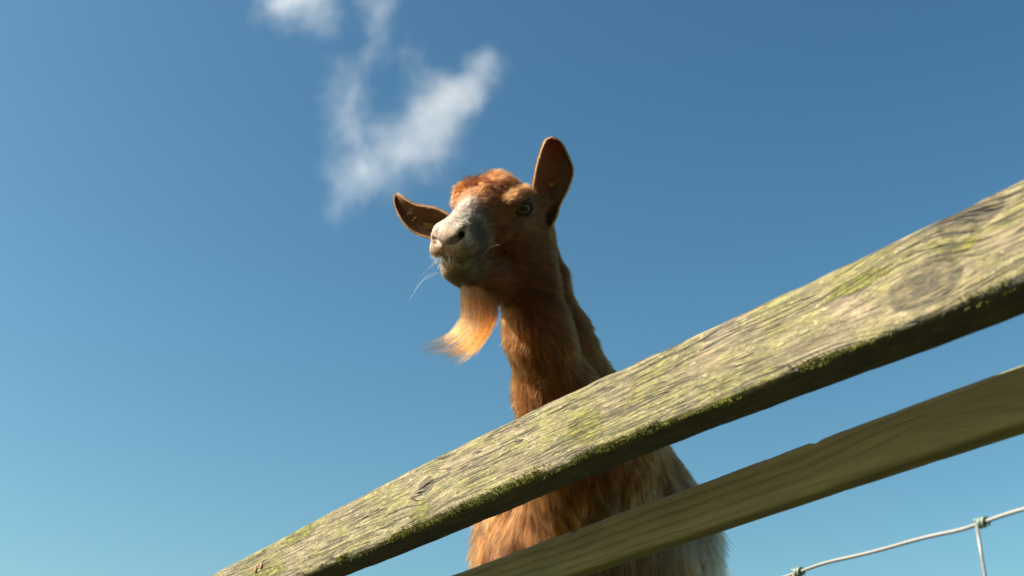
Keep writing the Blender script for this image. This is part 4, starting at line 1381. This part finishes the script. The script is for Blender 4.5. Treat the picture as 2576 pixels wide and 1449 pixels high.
# ------------------------------------------------------------------ ear tags
def tag_mat():
    m = NT('yellow_tag')
    o = m.obj()
    a = m.noise(o, 260.0, 4, 0.6)
    m.bsdf(m.mix(m.ramp(a, 0.35, 0.7), (0.13, 0.082, 0.008, 1), (0.21, 0.135, 0.018, 1)), 0.45, m.bump(a, 0.15, 0.0004))
    return m.mat
def ink_mat():
    m = NT('black_ink')
    o = m.obj()
    m.bsdf(m.mix(m.noise(o, 400.0, 2), (0.012, 0.011, 0.010, 1), (0.03, 0.028, 0.024, 1)), 0.6)
    return m.mat
M_TAG, M_INK = tag_mat(), ink_mat()
def to_px(p):
    d = p - np.array([0, 0, CAM_Z])
    f = d[..., 1] * CT + d[..., 2] * ST
    u = -d[..., 1] * ST + d[..., 2] * CT
    return np.stack([1288 + d[..., 0] / f * FPX, 724.5 - u / f * FPX], -1)
def build_tag(e, px, w, h, alongx, text):
    Pg = e[7]
    uv = to_px(Pg)
    k = np.argmin(((uv - np.array(px)) ** 2).sum(2))
    i, j = np.unravel_index(k, Pg.shape[:2])
    nrm = e[2][:Pg.shape[0] * Pg.shape[1]].reshape(Pg.shape)[i, j]
    xa = np.asarray(alongx, float); xa = xa - nrm * (xa @ nrm); xa /= np.linalg.norm(xa)
    ya = np.cross(nrm, xa)
    M = Matrix(np.stack([xa, ya, nrm], 1).tolist()).to_4x4()
    M.translation = Vector(Pg[i, j] + nrm * 0.0050)
    bm = bmesh.new()
    bmesh.ops.create_cube(bm, size=1.0)
    bmesh.ops.scale(bm, vec=(w, h, 0.0018), verts=bm.verts)
    bmesh.ops.bevel(bm, geom=[x for x in bm.edges if abs(x.verts[0].co.z - x.verts[1].co.z) > 1e-4], offset=0.0016, segments=3, affect='EDGES')
    bmesh.ops.create_cone(bm, cap_ends=True, segments=12, radius1=0.0024, radius2=0.0024, depth=0.009, matrix=Matrix.Translation((w * 0.36, 0, -0.0035)))
    me = bpy.data.meshes.new('ear_tag'); bm.to_mesh(me); bm.free()
    me.materials.append(M_TAG)
    o = bpy.data.objects.new('ear_tag', me); COL.objects.link(o)
    o.parent = goat; o.matrix_parent_inverse = Matrix.Translation(-goat_loc); o.matrix_basis = M
    if text:
        f = bpy.data.curves.new('tag_number', 'FONT')
        f.body = text; f.size = h * 1.02; f.align_x = 'CENTER'; f.align_y = 'CENTER'; f.extrude = 0.0001
        f.space_character = 1.05
        f.materials.append(M_INK)
        tmp = bpy.data.objects.new('tag_number_text', f); COL.objects.link(tmp)
        bpy.context.view_layer.update()
        me = bpy.data.meshes.new_from_object(tmp.evaluated_get(bpy.context.evaluated_depsgraph_get()))
        bpy.data.objects.remove(tmp); bpy.data.curves.remove(f)
        me.name = 'tag_number'
        t = bpy.data.objects.new('tag_number', me); COL.objects.link(t)
        t.parent = o; t.location = (-w * 0.06, 0, 0.0011)
    return o
tag(build_tag(EAR_R, (1083, 565), 0.0230, 0.0092, cdir(1, 0.12, 0), '6151'), 'yellow plastic ear tag printed 6151')
tag(build_tag(EAR_L, (1382, 462), 0.0110, 0.0055, cdir(1, 0.25, 0), None), 'small dull yellow ear tag')

# ------------------------------------------------------------------ stalk of dry grass in the mouth
def build_straw():
    m = NT('dry_grass')
    o = m.obj()
    a = m.noise(m.scale(o, (1, 1, 1)), 300.0, 3)
    m.bsdf(m.mix(a, (0.34, 0.27, 0.11, 1), (0.55, 0.46, 0.24, 1)), 0.6)
    a0 = from_head((0.094, 0.030, -0.0375))
    e = unproj(1254, 616, float((a0 - np.array([0, 0, CAM_Z])) @ np.array([0, CT, ST])) - 0.030)
    t = np.linspace(0, 1, 10)
    p = a0 + (e - a0) * t[:, None] + np.array([0, 0, 0.0016]) * np.sin(t * math.pi)[:, None]
    v, f = tube(p, 0.0007 * (1 - 0.25 * t), 7)
    ob = mesh_obj('grass_stalk', v, f, m.mat)
    tag(ob, "thin pale stalk of dry grass sticking out of the goat's mouth", 'grass stalk')
build_straw()

# ------------------------------------------------------------------ cloud: a real body of thin vapour, 600 m away
def build_cloud(name, label, blobs, seed, DIST=600.0):
    k = DIST / FPX
    cpx = np.mean([(b[0], b[1]) for b in blobs], axis=0)
    cen = unproj(cpx[0], cpx[1], DIST)
    right, up, fwd = np.array([1.0, 0, 0]), np.array([0, -ST, CT]), np.array([0, CT, ST])
    cs, rs, ws = [], [], []
    for i, (bx, by, br, w) in enumerate(blobs):
        c = right * (bx - cpx[0]) * k - up * (by - cpx[1]) * k + fwd * 0.35 * br * k * math.sin(i * 2.4)
        cs.append(c); rs.append(1.08 * br * k); ws.append(w)
    cs = np.array(cs); rs = np.array(rs)
    lo = (cs - rs[:, None] * 1.5).min(0); hi = (cs + rs[:, None] * 1.5).max(0)
    st = 2.2
    ax = [np.arange(lo[i] - 2 * st, hi[i] + 3 * st, st) for i in range(3)]
    G = np.stack(np.meshgrid(*ax, indexing='ij'), -1)
    d = 1e3
    for c, r in zip(cs, rs):
        di = np.linalg.norm(G - c, axis=-1) - r * 1.35
        d = smin(d, di, 6.0) if not np.isscalar(d) else di
    Vc, Fc = nets(ax, d.astype(np.float32))
    m = NT(name + '_vapour')
    o = m.obj()
    wp = m.noise(o, 0.030, 3, 0.55, col=True)
    pw = m.vm('ADD', o, m.scale(m.vm('SUBTRACT', wp, (0.5, 0.5, 0.5)), (26.0, 26.0, 26.0)))
    wp2 = m.noise(o, 0.12, 2, 0.5, col=True)
    pw = m.vm('ADD', pw, m.scale(m.vm('SUBTRACT', wp2, (0.5, 0.5, 0.5)), (6.0, 6.0, 6.0)))
    wp3 = m.noise(o, 0.4, 2, 0.6, col=True)
    pw = m.vm('ADD', pw, m.scale(m.vm('SUBTRACT', wp3, (0.5, 0.5, 0.5)), (3.0, 3.0, 3.0)))
    tot = 0.0
    for c, r, w in zip(cs, rs, ws):
        di = m.vm('DISTANCE', pw, tuple(float(x) for x in c))
        tot = m.m('ADD', tot, m.ramp(di, 0.15 * float(r), float(r), w, 0.0))
    n1 = m.noise(pw, 0.055, 5, 0.62)
    n2 = m.noise(pw, 0.20, 5, 0.66)
    e = m.m('ADD', m.m('MULTIPLY', m.m('MINIMUM', tot, 1.3), 0.95), m.m('MULTIPLY', m.m('SUBTRACT', n1, 0.5), 1.25))
    e = m.m('ADD', e, m.m('MULTIPLY', m.m('SUBTRACT', n2, 0.5), 0.75))
    shape = m.m('MULTIPLY', m.ramp(e, 0.10, 1.25, 0.0, 1.25), m.ramp(tot, 0.0, 0.14))
    vol = m.n('ShaderNodeVolumePrincipled')
    m.put(vol.inputs['Color'], (0.97, 0.96, 0.97, 1))
    m.put(vol.inputs['Density'], m.m('MULTIPLY', shape, 0.0118))
    vol.inputs['Anisotropy'].default_value = 0.25
    m.t.links.new(vol.outputs[0], m.out.inputs['Volume'])
    ob = mesh_obj(name, Vc, Fc, m.mat)
    ob.location = cen
    tag(ob, label, 'cloud')
    return ob
SC.cycles.volume_step_rate = 0.35
SC.cycles.volume_max_steps = 128
SC.cycles.volume_bounces = 2
build_cloud('cloud', 'ragged thin white cloud drifting in the blue sky above the goat',
            [(1120, 255, 120, 0.95), (1060, 330, 120, 0.75), (1235, 180, 90, 0.75), (1180, 235, 85, 0.8), (985, 405, 130, 0.55), (885, 445, 115, 0.48),
             (845, 505, 90, 0.40), (880, 310, 100, 0.62), (868, 205, 95, 0.58), (940, 130, 80, 0.60), (938, 40, 85, 0.50), (950, -50, 95, 0.5), (1040, 150, 80, 0.44), (1130, 390, 95, 0.42)], 1)
build_cloud('cloud', 'small torn scrap of white cloud beside the ragged cloud',
            [(770, 0, 110, 0.62), (690, 10, 85, 0.52), (825, 55, 80, 0.42), (740, -70, 120, 0.8)], 2)
